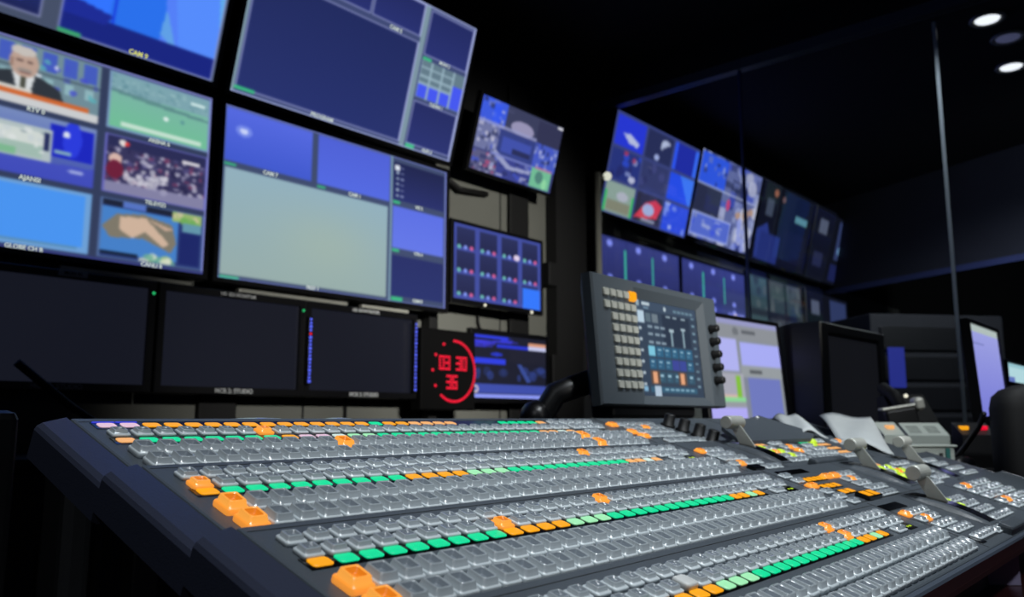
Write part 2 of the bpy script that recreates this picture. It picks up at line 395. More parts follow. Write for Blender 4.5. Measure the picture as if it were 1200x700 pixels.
    p.win = (0, 0, 1, 1); p.put((p.x > .993) | (p.y < .012) , C_(120, 124, 190)); p.put((p.y > .98), C_(54, 60, 120))
    return p
monitor('multiview_display', 'large wall display showing a presenter, a football pitch and a crowd, far left', pic_news(), .268, 1.515, 1.064, .605,
        caps=[('RTV 0', .5, .672, .017), ('AJANSI', .5, .338, .017), ('GLOBE CH B', .5, .010, .016), ('ARENA 6', .84, .672, .016), ('TELEVIZI', .84, .338, .016), ('CANLI 8', .84, .012, .017)],
        cat='display screen')

def pic_blue():
    p = Pic(260, 150, C_(70, 80, 104))
    for k in range(3):
        p.sub(.012, .04 + .32 * k, .487, .32 + .32 * k); p.grad(C_(40, 60, 150), C_(30, 36, 84)); p.rect(.86, .1, .9, .8, C_(70, 90, 240)); p.ell(.7, .8, .1, .2, C_(60, 80, 120)); p.frame(.008, C_(150, 156, 200))
    p.sub(.535, .04, .992, .99); p.rect(0, 0, 1, 1, C_(84, 128, 248)); p.poly([(0, 0), (.31, 0), (.27, 1), (0, 1)], C_(50, 116, 255)); p.poly([(.31, 0), (.5, 0), (.62, .75), (.58, 1), (.27, 1)], C_(42, 112, 236)); p.poly([(.5, 0), (1, .0), (1, 1), (.76, .98)], C_(86, 140, 252)); p.poly([(.85, 0), (1, 0), (1, .75)], C_(96, 170, 236)); p.poly([(.60, .84), (.62, .7), (.73, .92)], C_(96, 160, 230)); p.rect(.295, 0, .31, 1, C_(28, 64, 220))
    p.rect(0, .88, 1, 1, C_(26, 38, 128)); p.poly([(.0, .80), (.3, .84), (.26, .9), (0, .9)], C_(30, 44, 150)); p.frame(.006, C_(150, 160, 214))
    p.rect(0, .985, .13, 1, C_(60, 170, 110))
    return p
monitor('multiview_display', 'large forward-tilted display with bright blue geometric picture, cut by the top left corner', pic_blue(), .27, 2.178, 1.06, .6, tilt=16,
        caps=[('CAM 9', .76, .018, .019, 'cap_y')], cat='display screen')

def pic_pgm():
    p = Pic(280, 158, C_(132, 152, 176))
    p.put(p.x > -1, C_(64, 74, 116)); p.put((p.x < .014) | ((p.x > .722) & (p.x < .747)), C_(124, 148, 162)); p.put((p.x > .99) | (p.y < .01) | (p.y > .985), C_(150, 160, 205))
    def dark(x0, y0, x1, y1, c=C_(40, 48, 108)):
        p.sub(x0, y0, x1, y1); p.grad(c * .92, c * 1.06); p.frame(.008 * .5 / (x1 - x0), C_(160, 166, 216)); u, v = p.uv(); p.win = (0, 0, 1, 1)
    dark(.018, .27, .72, .968, C_(38, 48, 104)); dark(.018, .012, .235, .235, C_(110, 150, 150)); dark(.243, .012, .475, .235); dark(.483, .012, .72, .235)
    dark(.752, .025, .988, .335); dark(.752, .66, .988, .96)
    p.sub(.752, .365, .988, .63); p.rect(0, 0, 1, 1, C_(100, 124, 138)); p.rect(0, .62, 1, .98, C_(70, 88, 240)); p.rect(.76, .36, 1, .62, C_(70, 88, 240))
    for x in (.0, .24, .5, .76): p.rect(x - .02, 0, x + .02, 1, C_(150, 176, 190), .9)
    for y in (.2, .42, .62): p.rect(0, y - .03, .75, y + .03, C_(150, 176, 190), .9)
    p.win = (0, 0, 1, 1); p.rect(.015, .955, .09, .975, C_(60, 190, 130)); p.rect(.755, .35, .80, .365, C_(60, 190, 130)); p.rect(.755, .965, .80, .985, C_(60, 190, 130)); p.rect(.245, .235, .3, .255, C_(70, 190, 150))
    return p
monitor('multiview_display', 'large forward-tilted display of navy panes with a small blue grid, top centre left', pic_pgm(), 1.393, 2.170, 1.062, .592, tilt=16,
        caps=[('PROGRAM', .36, .018, .02), ('CAM 5', .6, .745, .02), ('MON 2', .87, .655, .018), ('CLEAN 1', .87, .35, .018), ('AUX 3', .87, .022, .018)], cat='display screen')

def pic_prev():
    p = Pic(280, 160, C_(64, 76, 110))
    def tile(x0, y0, x1, y1, a, c): p.sub(x0, y0, x1, y1); p.grad(a, c)
    tile(.006, .015, .34, .325, C_(86, 106, 224), C_(66, 90, 206)); p.ell(.2, .38, .09, .11, C_(150, 170, 245), .5); p.ell(.2, .38, .045, .055, C_(220, 228, 252), .8)
    tile(.366, .015, .695, .325, C_(80, 98, 214), C_(84, 106, 226))
    tile(.01, .36, .69, .975, C_(146, 176, 190), C_(150, 172, 170)); u, v = p.uv()
    d = np.exp(-((u - .6) ** 2 / .10 + (v - .55) ** 2 / .12)); k = (u >= 0) & (u <= 1) & (v >= 0) & (v <= 1)
    p.a[k] = p.a[k] * (1 - .35 * d[k][:, None]) + C_(172, 186, 160) * .35 * d[k][:, None]
    tile(.715, .035, .985, .30, C_(30, 36, 78), C_(40, 48, 108))
    for j in range(6): p.rect(.05, .1 + j * .15, .1, .16 + j * .15, C_(160, 176, 200)); p.rect(.13, .12 + j * .15, .2, .15 + j * .15, C_(140, 150, 190))
    p.rect(.02, .08, .12, .22, C_(220, 226, 236))
    tile(.715, .345, .985, .63, C_(92, 112, 228), C_(100, 120, 232)); tile(.715, .68, .985, .955, C_(38, 46, 104), C_(40, 50, 110))
    p.win = (0, 0, 1, 1)
    for q in ((.006, .335, .05, .352), (.012, .98, .08, .995), (.366, .335, .4, .35), (.715, .308, .75, .322), (.715, .64, .75, .655), (.715, .965, .77, .985)): p.rect(*q, C_(60, 190, 130))
    p.put((p.x > .993) | (p.y < .008) | (p.y > .992), C_(130, 140, 220)); p.put((p.x > .699) & (p.x < .71), C_(120, 150, 170))
    return p
monitor('multiview_display', 'large wall display with one big pale grey-green pane beside smaller blue panes', pic_prev(), 1.382, 1.514, 1.058, .603,
        caps=[('CAM 7', .175, .658, .019), ('CAM 1', .53, .658, .019), ('VIZ 2', .85, .682, .017), ('VTR 4', .85, .352, .017), ('CAM 8', .85, .024, .017), ('PREV 1', .36, .013, .017)], cat='display screen')

def mosaic(p, n, pal):
    for _ in range(n * 2):
        x, y, c = rng.uniform(-.1, 1), rng.uniform(-.1, 1), pal[rng.randint(len(pal))]
        if rng.rand() < .55: p.rect(x, y, x + rng.uniform(.04, .22), y + rng.uniform(.05, .2), c, .6)
        else: p.ell(x, y, rng.uniform(.03, .08), rng.uniform(.05, .13), c, .65)
PALB = [C_(66, 84, 200), C_(170, 176, 214), C_(40, 46, 96), C_(120, 130, 190), C_(34, 40, 74), C_(206, 204, 222)]
def pic_mosaic():
    p = Pic(160, 90, C_(60, 66, 120))
    def t(x0, y0, x1, y1, c, n=10, pal=PALB):
        p.sub(x0, y0, x1, y1); p.rect(0, 0, 1, 1, c); mosaic(p, n, pal)
    t(0, 0, .3, .34, C_(60, 90, 220), 10); p.rect(.5, .1, .8, 1, C_(50, 86, 240), .8)
    t(.3, 0, 1, .34, C_(58, 62, 92), 3, [C_(70, 74, 108), C_(60, 62, 96)]); p.ell(.3, .75, .2, .3, C_(150, 146, 180)); p.rect(.55, .1, 1, 1, C_(50, 52, 82)); p.rect(.9, .02, 1, .14, C_(230, 230, 236))
    t(0, .34, .26, .7, C_(110, 116, 160), 18); t(.26, .36, .7, .72, C_(52, 64, 130), 2, [C_(48, 60, 130)]); p.rect(.1, .2, .9, .8, C_(64, 80, 170)); p.rect(.4, .55, .9, .75, C_(40, 46, 90))
    t(.7, .34, 1, .7, C_(70, 90, 190), 16); t(0, .72, .3, 1, C_(90, 90, 130), 20, PALB + [C_(200, 70, 110)]); t(.3, .72, .72, 1, C_(58, 66, 140), 12)
    p.win = (0, 0, 1, 1); p.poly([(.25, .64), (.45, .8), (.7, .78), (.7, .83), (.42, .86), (.22, .7)], C_(150, 156, 196)); p.rect(.0, .3, .7, .345, C_(150, 154, 200), .8); p.rect(.2, .69, .72, .725, C_(120, 130, 200), .8)
    p.rect(.71, .70, .97, .98, C_(112, 186, 148)); p.ell(.82, .82, .05, .09, C_(80, 130, 120)); p.ell(.9, .9, .03, .08, C_(140, 210, 160)); p.rect(.75, .68, .97, .71, C_(170, 120, 160))
    return p
monitor('monitor', 'small forward-tilted monitor crowded with a mosaic of pictures and one green pane', pic_mosaic(), 2.577, 2.176, .592, .335, tilt=16, bz=.014, depth=.05)

def pic_grid():
    p = Pic(160, 90, C_(66, 78, 160))
    for i in range(4):
        for j in range(3):
            x0, y0 = .035 + i * .245, .05 + j * .31
            p.sub(x0, y0, x0 + .195, y0 + .265); p.grad(C_(42, 48, 92), C_(34, 38, 76)); p.win = (0, 0, 1, 1)
            for k, c in enumerate((C_(110, 190, 180), C_(130, 150, 240), C_(214, 96, 150))): p.ell(x0 + .03 + k * .065, y0 + .255, .02, .026, c)
    p.rect(.775, .70, .985, .985, C_(52, 120, 252)); p.ell(.705, .295, .035, .045, C_(226, 210, 234))
    return p
t = monitor('monitor', 'small monitor divided into a grid of dark panes with coloured dots, one pane bright blue', pic_grid(), 2.487, 1.568, .606, .336, bz=.016, bzb=.022, depth=.05,
        leds=[(.2, -.013, .007, 'ledw'), (.53, -.013, .008, 'ledw')])

def pic_desktop():
    p = Pic(150, 90, C_(26, 28, 44)); 
    p.sub(0, 0, 1, 1); [p.ell(rng.uniform(0, .45), rng.uniform(.03, .2), rng.uniform(.08, .2), rng.uniform(.012, .03), C_(40 + 30 * rng.rand(), 60, 230), .7) for _ in range(14)]; p.rect(0, .02, .45, .07, C_(46, 62, 236)); p.rect(.3, .14, .74, .2, C_(40, 54, 210)); p.rect(.0, .38, .42, .47, C_(46, 62, 228)); p.ell(.3, .31, .08, .03, C_(40, 56, 200))
    p.rect(.74, .08, 1, .13, C_(214, 150, 120)); p.rect(.74, .13, 1, .2, C_(196, 200, 236)); p.blobs(14, [C_(40, 54, 110), C_(50, 70, 150)], .02, .07, (0, .5, 1, .75), .6); p.poly([(.58, .45), (.64, .45), (.78, .72), (.72, .74)], C_(56, 76, 150)); p.rect(.48, .2, 1, .42, C_(30, 31, 46))
    p.rect(0, .78, 1, .92, C_(62, 78, 170)); p.rect(0, .93, 1, 1, C_(140, 152, 244)); p.ell(.025, .86, .04, .06, C_(226, 206, 200)); p.ell(.03, .86, .02, .03, C_(70, 90, 180))
    return p
monitor('monitor', 'small monitor right of the red clock showing a dark desktop with blue windows', pic_desktop(), 2.622, 1.140, .508, .285, bz=.022, depth=.05)

def pic_off(): return Pic(24, 14, C_(21, 23, 33))
BMON = [(.660, 'leftmost of the three black switched-off monitors under the display wall'), (1.210, 'middle of the three black switched-off monitors under the display wall'), (1.755, 'rightmost of the three black switched-off monitors, beside the red clock')]
for i, (x, lb) in enumerate(BMON):
    t = monitor('broadcast_monitor', lb, pic_off(), x, 1.150, .497, .298, bz=.024, depth=.10, group='switched-off broadcast monitors', cat='monitor', lip=.012)
    q = MB()
    t2 = link('label_plate', text_mesh('MCR 2: STUDIO', .02, M['lbl']), t, T(.25, -.0125, -.012) @ Matrix.Rotation(PI / 2, 4, 'X'))
    if i: link('label_plate', text_mesh('HD SDI MONITOR', .016, M['lbl']), t, T(.25, -.0125, .309) @ Matrix.Rotation(PI / 2, 4, 'X'))
    else:
        q = MB(); q.box(.23, .31, -.016, -.01, .304, .322, M['lbl'], .001)
        lp = link('label_plate', q.mesh('label_plate'), t); link('lettering', text_mesh('MON 01', .014, M['groove']), lp, T(.27, -.0165, .313) @ Matrix.Rotation(PI / 2, 4, 'X'))
    q = MB(); q.ball((.510, -.012, .284), .005, M['gn'], 8); link('status_light', q.mesh('status_light'), t)
    if i:      # audio meter: a column of blue lights beside the next screen's left edge
        xx, n0 = (-.0165, 20) if i == 1 else (.512, 20)
for i, (xs, z0, z1, red) in enumerate(((1.738, 1.180, 1.402, 13), (2.247, 1.163, 1.428, None))):
    t = thing('level_meter', ('vertical strip of blue lights with one red light between two black monitors' if i == 0 else 'vertical strip of blue lights between black monitor and red clock'), 'level meter', (xs, 2.470, z0), group='audio level strips')
    q = MB(); q.box(-.007, .007, -.004, .018, -.01, z1 - z0 + .01, M['bezel'], .002); link('strip_body', q.mesh('strip_body'), t)
    n = 18; lm = None
    for k in range(n):
        q = MB(); q.ball((0, -.004, (z1 - z0) * k / (n - 1)), .0048 if k % 3 else .006, M['red' if k == red else 'bl'], 6); link('meter_light', q.mesh('meter_light'), t)

# ---- clock
t = thing('studio_clock', 'square black studio clock with red dot digits and a red ring of seconds', 'clock', (2.262, 2.487, 1.082))
q = MB(); q.box(.016, .336, -.02, .04, 0, .338, M['pitch'], .006); link('case', q.mesh('case'), t)
dot = MB(); dot.lathe([(.0058, 0), (.0062, -.002), (.0045, -.005), (.001, -.006)], M['red'], n=8); dme = dot.mesh('led_dot')
RX = Matrix.Rotation(-PI / 2, 4, 'X')
cx, cz, R = .205, .165, .128
def led(x, z, s=1., parent=None, nm='led_dot'): link(nm, dme, parent or t, T(x, -.0195, z) @ RX @ Matrix.Scale(s, 4))
for k in range(37):
    a = PI / 2 - 2 * PI * k / 60; led(cx + R * math.cos(a) * .98, cz + R * math.sin(a), 1.0, nm='second_dot')
for k in (40, 45, 50, 55):
    a = PI / 2 - 2 * PI * k / 60; led(cx + R * math.cos(a) * .98, cz + R * math.sin(a), 1.05, nm='second_dot')
DIG = {'0': ['111', '101', '101', '101', '111'], '3': ['111', '001', '111', '001', '111'], '6': ['111', '100', '111', '101', '111']}
def digits(s, x, z):
    for n, ch in enumerate(s):
        dg = MB()
        for r0, row in enumerate(DIG[ch]):
            for c0, v in enumerate(row):
                if v == '1': dg.lathe([(.0052, 0), (.0056, .002), (.003, .005), (.0008, .0055)], M['red'], (x + n * .034 + c0 * .0105, z - r0 * .0125, 0), 8)
        link('digit', dg.mesh('digit'), t, T(0, -.0195, 0) @ Matrix.Rotation(PI / 2, 4, 'X'))
digits('03', cx - .084, cz + .058); digits('30', cx + .016, cz + .058); digits('36', cx - .040, cz - .022)

# ---- black posts, rails and cables of the display wall
def post(x0, x1, z1, label, y0=2.602, y1=2.618):
    q = MB(); q.box(x0, x1, y0, y1, 0, z1, M['matte'], .006); q.box(x0 - .05, x1 + .05, y0 - .05, y1 + .01, 0, .012, M['matte'])
    single('display_post', q, label, 'post', group='posts carrying the display wall')
post(1.40, 1.54, 2.75, 'wide black post under the middle black monitor'); post(2.985, 3.13, 2.75, 'black post behind the two small monitors at the right')
q = MB(); q.box(2.42, 2.47, 2.57, 2.62, 0, 2.1, M['matte'], .004); single('display_post', q, 'narrow black post behind the red clock', 'post', group='posts carrying the display wall')
for x0, x1, lb in ((.90, 1.30, 'pale metal rail under the presenter display'), (1.47, 1.93, 'longer pale metal rail under the display with the grey-green pane'), (2.0, 2.24, 'short pale metal rail above the red clock')):
    q = MB(); q.box(x0, x1, 2.505, 2.53, 1.474, 1.488, M['alu2'], .003); q.box(x0 + .09, x0 + .11, 2.52, 2.628, 1.476, 1.486, M['matte']); q.box(x1 - .04, x1 - .02, 2.52, 2.628, 1.476, 1.486, M['matte'])
    single('mounting_rail', q, lb, 'rail', group='pale rails below the displays')
def bracket(x, z, label, y0=2.54):
    q = MB(); q.box(x - .06, x + .06, y0, y0 + .02, z - .06, z + .06, M['matte'], .004); q.tube([(x, y0 + .01, z), (x, 2.61, z - .03), (x, 2.66, z - .03)], .02, M['matte'])
    single('wall_bracket', q, label, 'bracket')
q = MB(); q.box(3.14, 3.21, 2.48, 2.629, 1.70, 1.82, M['matte'], .006); single('wall_bracket', q, 'black bracket box right of the dotted grid monitor', 'bracket')
q = MB(); q.box(3.165, 3.22, 2.48, 2.629, 1.20, 1.36, M['matte'], .006); single('wall_bracket', q, 'black bracket box right of the dark desktop monitor', 'bracket')
for k, (pts, lb) in enumerate((([(2.78, 2.62, 1.57), (2.77, 2.615, 1.50), (2.80, 2.62, 1.43)], 'thin dark cable hanging below the dotted grid monitor'), ([(2.02, 2.62, 1.13), (2.03, 2.62, .6), (2.02, 2.62, .0)], 'dark cable running down the wall below the rightmost black monitor'))):
    q = MB(); q.tube(pts, .006, M['matte'], 8); single('cable', q, lb, 'cable')
q = MB(); q.tube([(2.46, 2.62, 2.18), (2.62, 2.60, 2.10), (2.82, 2.61, 2.12)], .014, M['matte'], 8); single('monitor_mount', q, 'black curved mount below the mosaic monitor', 'mount')
# pole with a round end at the edge of the glazing
t = thing('jamb_pole', 'pale metal pole with a bright round end beside the glass partition', 'pole', (3.553, 2.47, 0))
q = MB(); q.tube([(0, 0, .0), (0, 0, 2.37)], .018, M['alu2'], 14); link('pole', q.mesh('pole'), t)
q = MB(); q.ball((.05, -.03, 2.355), .024, M['ledw'], 10); q.tube([(0, 0, 2.33), (.05, -.03, 2.355)], .008, M['alu2'], 8); link('end_lamp', q.mesh('end_lamp'), t)  # knob given a white glow of its own

# ---- displays of the next room, on the same wall
def dim(p, k): p.a *= k; return p
def pic_n1():
    p = Pic(160, 96, C_(64, 72, 130))
    def t(i, j, c, pal=None, n=0):
        p.sub(.03 + i * .33, .03 + j * .325, .335 + i * .33, .325 + j * .325); p.rect(0, 0, 1, 1, c)
        if n: p.blobs(n, pal, .06, .14)
    t(0, 0, C_(44, 60, 222)); p.poly([(.25, .55), (.5, .5), (.85, .7), (.8, .85), (.5, .8)], C_(196, 200, 236)); t(0, 1, C_(44, 56, 130), [C_(50, 80, 220), C_(40, 46, 110), C_(150, 160, 210)], 9); p.blobs(3, [C_(180, 60, 100)], .06, .08, (.4, 0, 1, .2)); p.ell(.8, .85, .12, .12, C_(196, 196, 222))
    t(0, 2, C_(150, 170, 160)); p.rect(.1, .6, .9, .95, C_(140, 140, 120)); p.rect(0, .3, .08, 1, C_(70, 190, 110)); p.rect(.92, .3, 1, 1, C_(70, 190, 110)); p.ell(.6, .4, .2, .16, C_(186, 186, 200))
    t(1, 0, C_(44, 50, 92)); p.blobs(7, [C_(190, 196, 226)], .06, .12, (.5, .2, .9, .5)); p.ell(.45, .85, .1, .1, C_(170, 180, 230)); t(1, 1, C_(56, 62, 110), [C_(70, 74, 130), C_(48, 52, 100)], 6)
    t(1, 2, C_(48, 48, 72)); p.poly([(.0, .9), (.35, .3), (.7, .1), (1, .25), (.85, .75), (.4, .85)], C_(220, 60, 84)); p.ell(.5, .52, .22, .22, C_(170, 180, 226)); p.rect(.3, .85, .8, .95, C_(150, 150, 180))
    t(2, 0, C_(36, 48, 170)); p.rect(.85, 0, 1, 1, C_(60, 110, 250)); p.rect(0, 0, .12, 1, C_(50, 90, 250)); t(2, 1, C_(40, 80, 240)); p.poly([(.4, 0), (1, 0), (1, 1), (.9, 1)], C_(66, 124, 252)); t(2, 2, C_(48, 80, 230), [C_(130, 150, 240), C_(190, 200, 244), C_(50, 80, 220)], 9)
    return p
def pic_n2():
    p = Pic(160, 96, C_(100, 108, 160)); mosaic(p, 60, PALB)
    p.sub(.02, .02, .42, .4); p.rect(0, 0, 1, 1, C_(50, 90, 230)); mosaic(p, 8, PALB); p.sub(.0, .38, .4, .7); p.rect(0, 0, 1, 1, C_(44, 48, 76)); p.sub(.02, .7, .62, .97); p.rect(0, 0, 1, 1, C_(90, 110, 210)); mosaic(p, 10, [C_(60, 84, 230), C_(190, 196, 226), C_(150, 156, 190)]); p.frame(.02, C_(170, 180, 236))
    p.win = (0, 0, 1, 1); p.rect(0, .36, 1, .39, C_(190, 194, 224), .8); p.blobs(6, [C_(196, 150, 120), C_(210, 206, 220)], .03, .07, (.7, .45, 1, .65)); p.ell(.52, .5, .03, .07, C_(200, 70, 120)); p.blobs(14, [C_(150, 160, 230), C_(200, 200, 224)], .03, .07, (.68, .66, 1, 1))
    return p
def pic_line(flip):
    p = Pic(150, 80, C_(48, 54, 116))
    for i in range(3):
        for j in range(2):
            p.sub(.015 + i * .33, .03 + j * .49, .33 + i * .33, .47 + j * .49); p.grad(C_(58, 64, 134), C_(46, 50, 106)); p.ell(.42, .1, .1, .09, C_(140, 150, 250)); p.ell(.42, .98 if j else .95, .1, .08, C_(130, 140, 240))
            if i < 2: p.rect(.93, .2, 1., .98, C_(66, 180, 160))
    p.win = (0, 0, 1, 1)
    if not flip: p.rect(.0, .56, .32, .76, C_(64, 86, 240)); p.ell(.12, .66, .05, .06, C_(140, 150, 250)); p.ell(.26, .68, .04, .05, C_(140, 150, 240))
    else:
        p.rect(.03, .53, .33, .74, C_(54, 66, 236)); p.rect(.70, .56, .98, .97, C_(120, 126, 220)); p.ell(.82, .76, .06, .2, C_(220, 196, 220)); p.ell(.93, .66, .04, .08, C_(190, 196, 240)); p.rect(.76, .9, .98, .97, C_(150, 160, 250))
    return p
def pic_dim(seed):
    p = Pic(120, 72, C_(15, 17, 28))
    if seed == 0:
        p.poly([(.05, .98), (.02, .62), (.18, .5), (.42, .96)], C_(42, 56, 130)); p.rect(.1, .62, .45, .98, C_(36, 48, 116)); p.rect(.12, .2, .24, .42, C_(66, 74, 92)); p.ell(.25, .1, .04, .05, C_(150, 90, 70)); p.ell(.4, .14, .03, .04, C_(110, 80, 80)); p.rect(.66, .26, .9, .36, C_(90, 140, 150)); p.rect(.5, .5, .95, .9, C_(20, 22, 40))
    else:
        p.rect(.12, .12, .3, .34, C_(84, 90, 110)); p.rect(.55, .06, .95, .62, C_(50, 60, 100)); p.ell(.74, .48, .14, .1, C_(110, 150, 190)); p.rect(.1, .6, .3, .8, C_(36, 40, 70)); p.rect(.5, .7, .9, .95, C_(28, 34, 80))
    return p
NG = 'displays of the room behind the glass'
monitor('multiview_display', 'display behind the glass with nine panes, one red and one grey-green', pic_n1(), 3.60, 2.175, .935, .56, tilt=14, bz=.016, cat='display screen', group=NG)
monitor('multiview_display', 'display behind the glass crowded with pale busy pictures, crossed by a glass joint', pic_n2(), 4.575, 2.205, .880, .56, tilt=14, bz=.016, cat='display screen', group=NG)
monitor('multiview_display', 'dim display behind the glass with a blue wedge low on its left', pic_dim(0), 5.49, 2.195, .96, .57, tilt=14, bz=.018, cat='display screen', group=NG)
monitor('multiview_display', 'dimmest and farthest upper display behind the glass, a pale patch at its right', pic_dim(1), 6.50, 2.19, .96, .57, tilt=14, bz=.018, cat='display screen', group=NG)
monitor('multiview_display', 'navy display with green lines behind the glass, above the grey touchscreen console', pic_line(0), 3.575, 1.535, .885, .51, bz=.014, cat='display screen', group=NG)
monitor('multiview_display', 'navy display with green lines behind the glass, with one bright portrait pane', pic_line(1), 4.492, 1.535, .885, .51, bz=.014, cat='display screen', group=NG)
def pic_e():
    p = Pic(120, 72, C_(24, 30, 44))
    for i in range(3):
        for j in range(2):
            p.sub(.02 + i * .33, .03 + j * .5, .31 + i * .33, .45 + j * .5); p.grad([C_(66, 92, 100), C_(70, 74, 84), C_(74, 80, 92)][i] * (1 - .2 * j), C_(44, 62, 70)); p.blobs(5, [C_(90, 96, 100), C_(40, 48, 60)], .08, .16, al=.6)
    p.ell(.85, .7, .1, .12, C_(76, 150, 170)); return p
monitor('multiview_display', 'dim teal-grey display behind the glass, above the white user-interface screen', pic_e(), 5.46, 1.52, .95, .56, bz=.018, cat='display screen', group=NG)
monitor('multiview_display', 'dim navy display behind the glass, above the black desktop monitor', pic_dim(1), 6.50, 1.52, .96, .56, bz=.018, cat='display screen', group=NG)

# ---- ceiling lights, and a dim glowing disc painted in for a reflection
for (x, y, m, lb) in ((4.22, .69, 'lamp', 'larger lit round ceiling light nearest the top right corner'), (4.90, .71, 'lamp', 'lit round ceiling light cut by the right edge, lowest in the photo'), (4.50, .655, 'lampdim', 'dim unlit round ceiling light between the two lit ones')):
    t = thing('ceiling_downlight', lb, 'ceiling light', (x, y, CEIL), group='round ceiling lights')
    q = MB(); q.lathe([(.052, 0), (.075, 0), (.078, -.006), (.072, -.014), (.054, -.008), (.052, 0)], M['alu2'], n=28); link('trim_ring', q.mesh('trim_ring'), t)
    q = MB(); q.lathe([(.053, -.004), (.05, -.010), (.02, -.014), (.001, -.015)], M[m], n=24); link('lens', q.mesh('lens'), t)
# ------------------------------------------------------------------ the vision mixer (production switcher)
P = .019
TL = math.radians(17)
O1 = Vector((.29792, .66393, 1.03157)); O4 = Vector((.29792, .27508, .93426))
BO = {k: O4 + (O1 - O4) * (4 - k) / 3 for k in (1, 2, 3, 4)}
ROOT = Vector((1.0, .45, .80))
console = thing('production_switcher', 'long grey vision mixer desk covered in rows of clear, orange and green lit buttons', 'control console', ROOT)
def BM(k, u, v, h=0.):
    """frame at panel position (u, v) in key pitches on bank k, in the console's own frame"""
    ex, ev = Vector((1, 0, 0)), Vector((0, math.cos(TL), math.sin(TL))); en = ex.cross(ev)
    o = BO[k] + ex * u * P + ev * v * P + en * h * P - ROOT
    return Matrix(((ex.x, ev.x, en.x, o.x), (ex.y, ev.y, en.y, o.y), (ex.z, ev.z, en.z, o.z), (0, 0, 0, 1)))
def S(pts): return [(x * P, y * P, z * P) for x, y, z in pts]

VF, VB, UL, UR = -3.86, 3.22, -1.12, 78.
for k in (1, 2, 3, 4):
    q = MB(); vb = 3.35 if k == 1 else VB
    L = [S(rr(UR - UL, vb - VF, .05, z, (UR + UL) / 2, (vb + VF) / 2)) for z in (-1.7,)]
    L += [S(rr(UR - UL, vb - VF, .1, -.12, (UR + UL) / 2, (vb + VF) / 2)), S(rr(UR - UL - .1, vb - VF - .1, .1, -.03, (UR + UL) / 2, (vb + VF) / 2)), S(rr(UR - UL - .26, vb - VF - .26, .1, 0, (UR + UL) / 2, (vb + VF) / 2))]
    q.loft(L, M['panel'], smooth=False)
    def g(u0, u1, v0, v1, m='groove', h0=-.02, h1=.012): q.box(u0 * P, u1 * P, v0 * P, v1 * P, h0 * P, h1 * P, M[m])
    g(37.72, 37.82, VF + .15, VB - .15); g(44.6, 44.68, VF + .15, VB - .15) if k in (2, 4) else g(50.4, 50.48, VF + .15, VB - .15)
    g(56.0, 56.08, VF + .15, VB - .15)
    if k < 4: g(64.4, 64.48, VF + .15, VB - .15)
    g(-.95, 37.7, 2.72, 2.76); g(37.9, 55.9, -3.2, -3.14)
    link('bank_panel', q.mesh('bank_panel'), console, BM(k, 0, 0))
    # side cheek of this bank, stepping with the banks
    q = MB(); pr = [(UL - .07, -.02), (UL - .12, .03), (-2.16, -.20), (-2.36, -.34), (-2.44, -.50), (-2.52, -1.72), (-2.3, -1.85), (UL - .07, -1.85)]
    q.prism([(a * P, c * P) for a, c in pr], (VF + .02) * P, (vb - .02) * P, 'y', M['cheek'])
    link('side_rail', q.mesh('side_rail'), console, BM(k, 0, 0))
    q = MB(); q.prism([(-a * P, c * P) for a, c in pr][::-1], (VF + .02) * P, (vb - .02) * P, 'y', M['cheek'])
    link('side_rail', q.mesh('side_rail'), console, BM(k, UR + UL, 0))
# tub under the panels
q = MB()
def yz(k, v, h): m = BM(k, 0, v, h).translation; return (m.y, m.z)
q.prism([yz(3, VF - 2., -1.6), yz(1, 3.0, -1.6), (yz(1, 3.0, 0)[0], .0), (yz(3, VF - 2., 0)[0], .0)], (.45 - 1.0), (1.76 - 1.0), 'x', M['black'])
link('tub', q.mesh('tub'), console)
q = MB(); q.loft([[(x, y, z) for y, z in ((.1 * P, -.3 * P), (.1 * P, -1.1 * P), (-.22 * P, -1.05 * P), (-.3 * P, -.85 * P), (-.3 * P, -.14 * P), (-.22 * P, -.02 * P), (-.05 * P, .02 * P))] for x in (UL * P, UR * P)], M['rail'], smooth=False)
link('front_lip', q.mesh('front_lip'), console, BM(4, 0, VF))

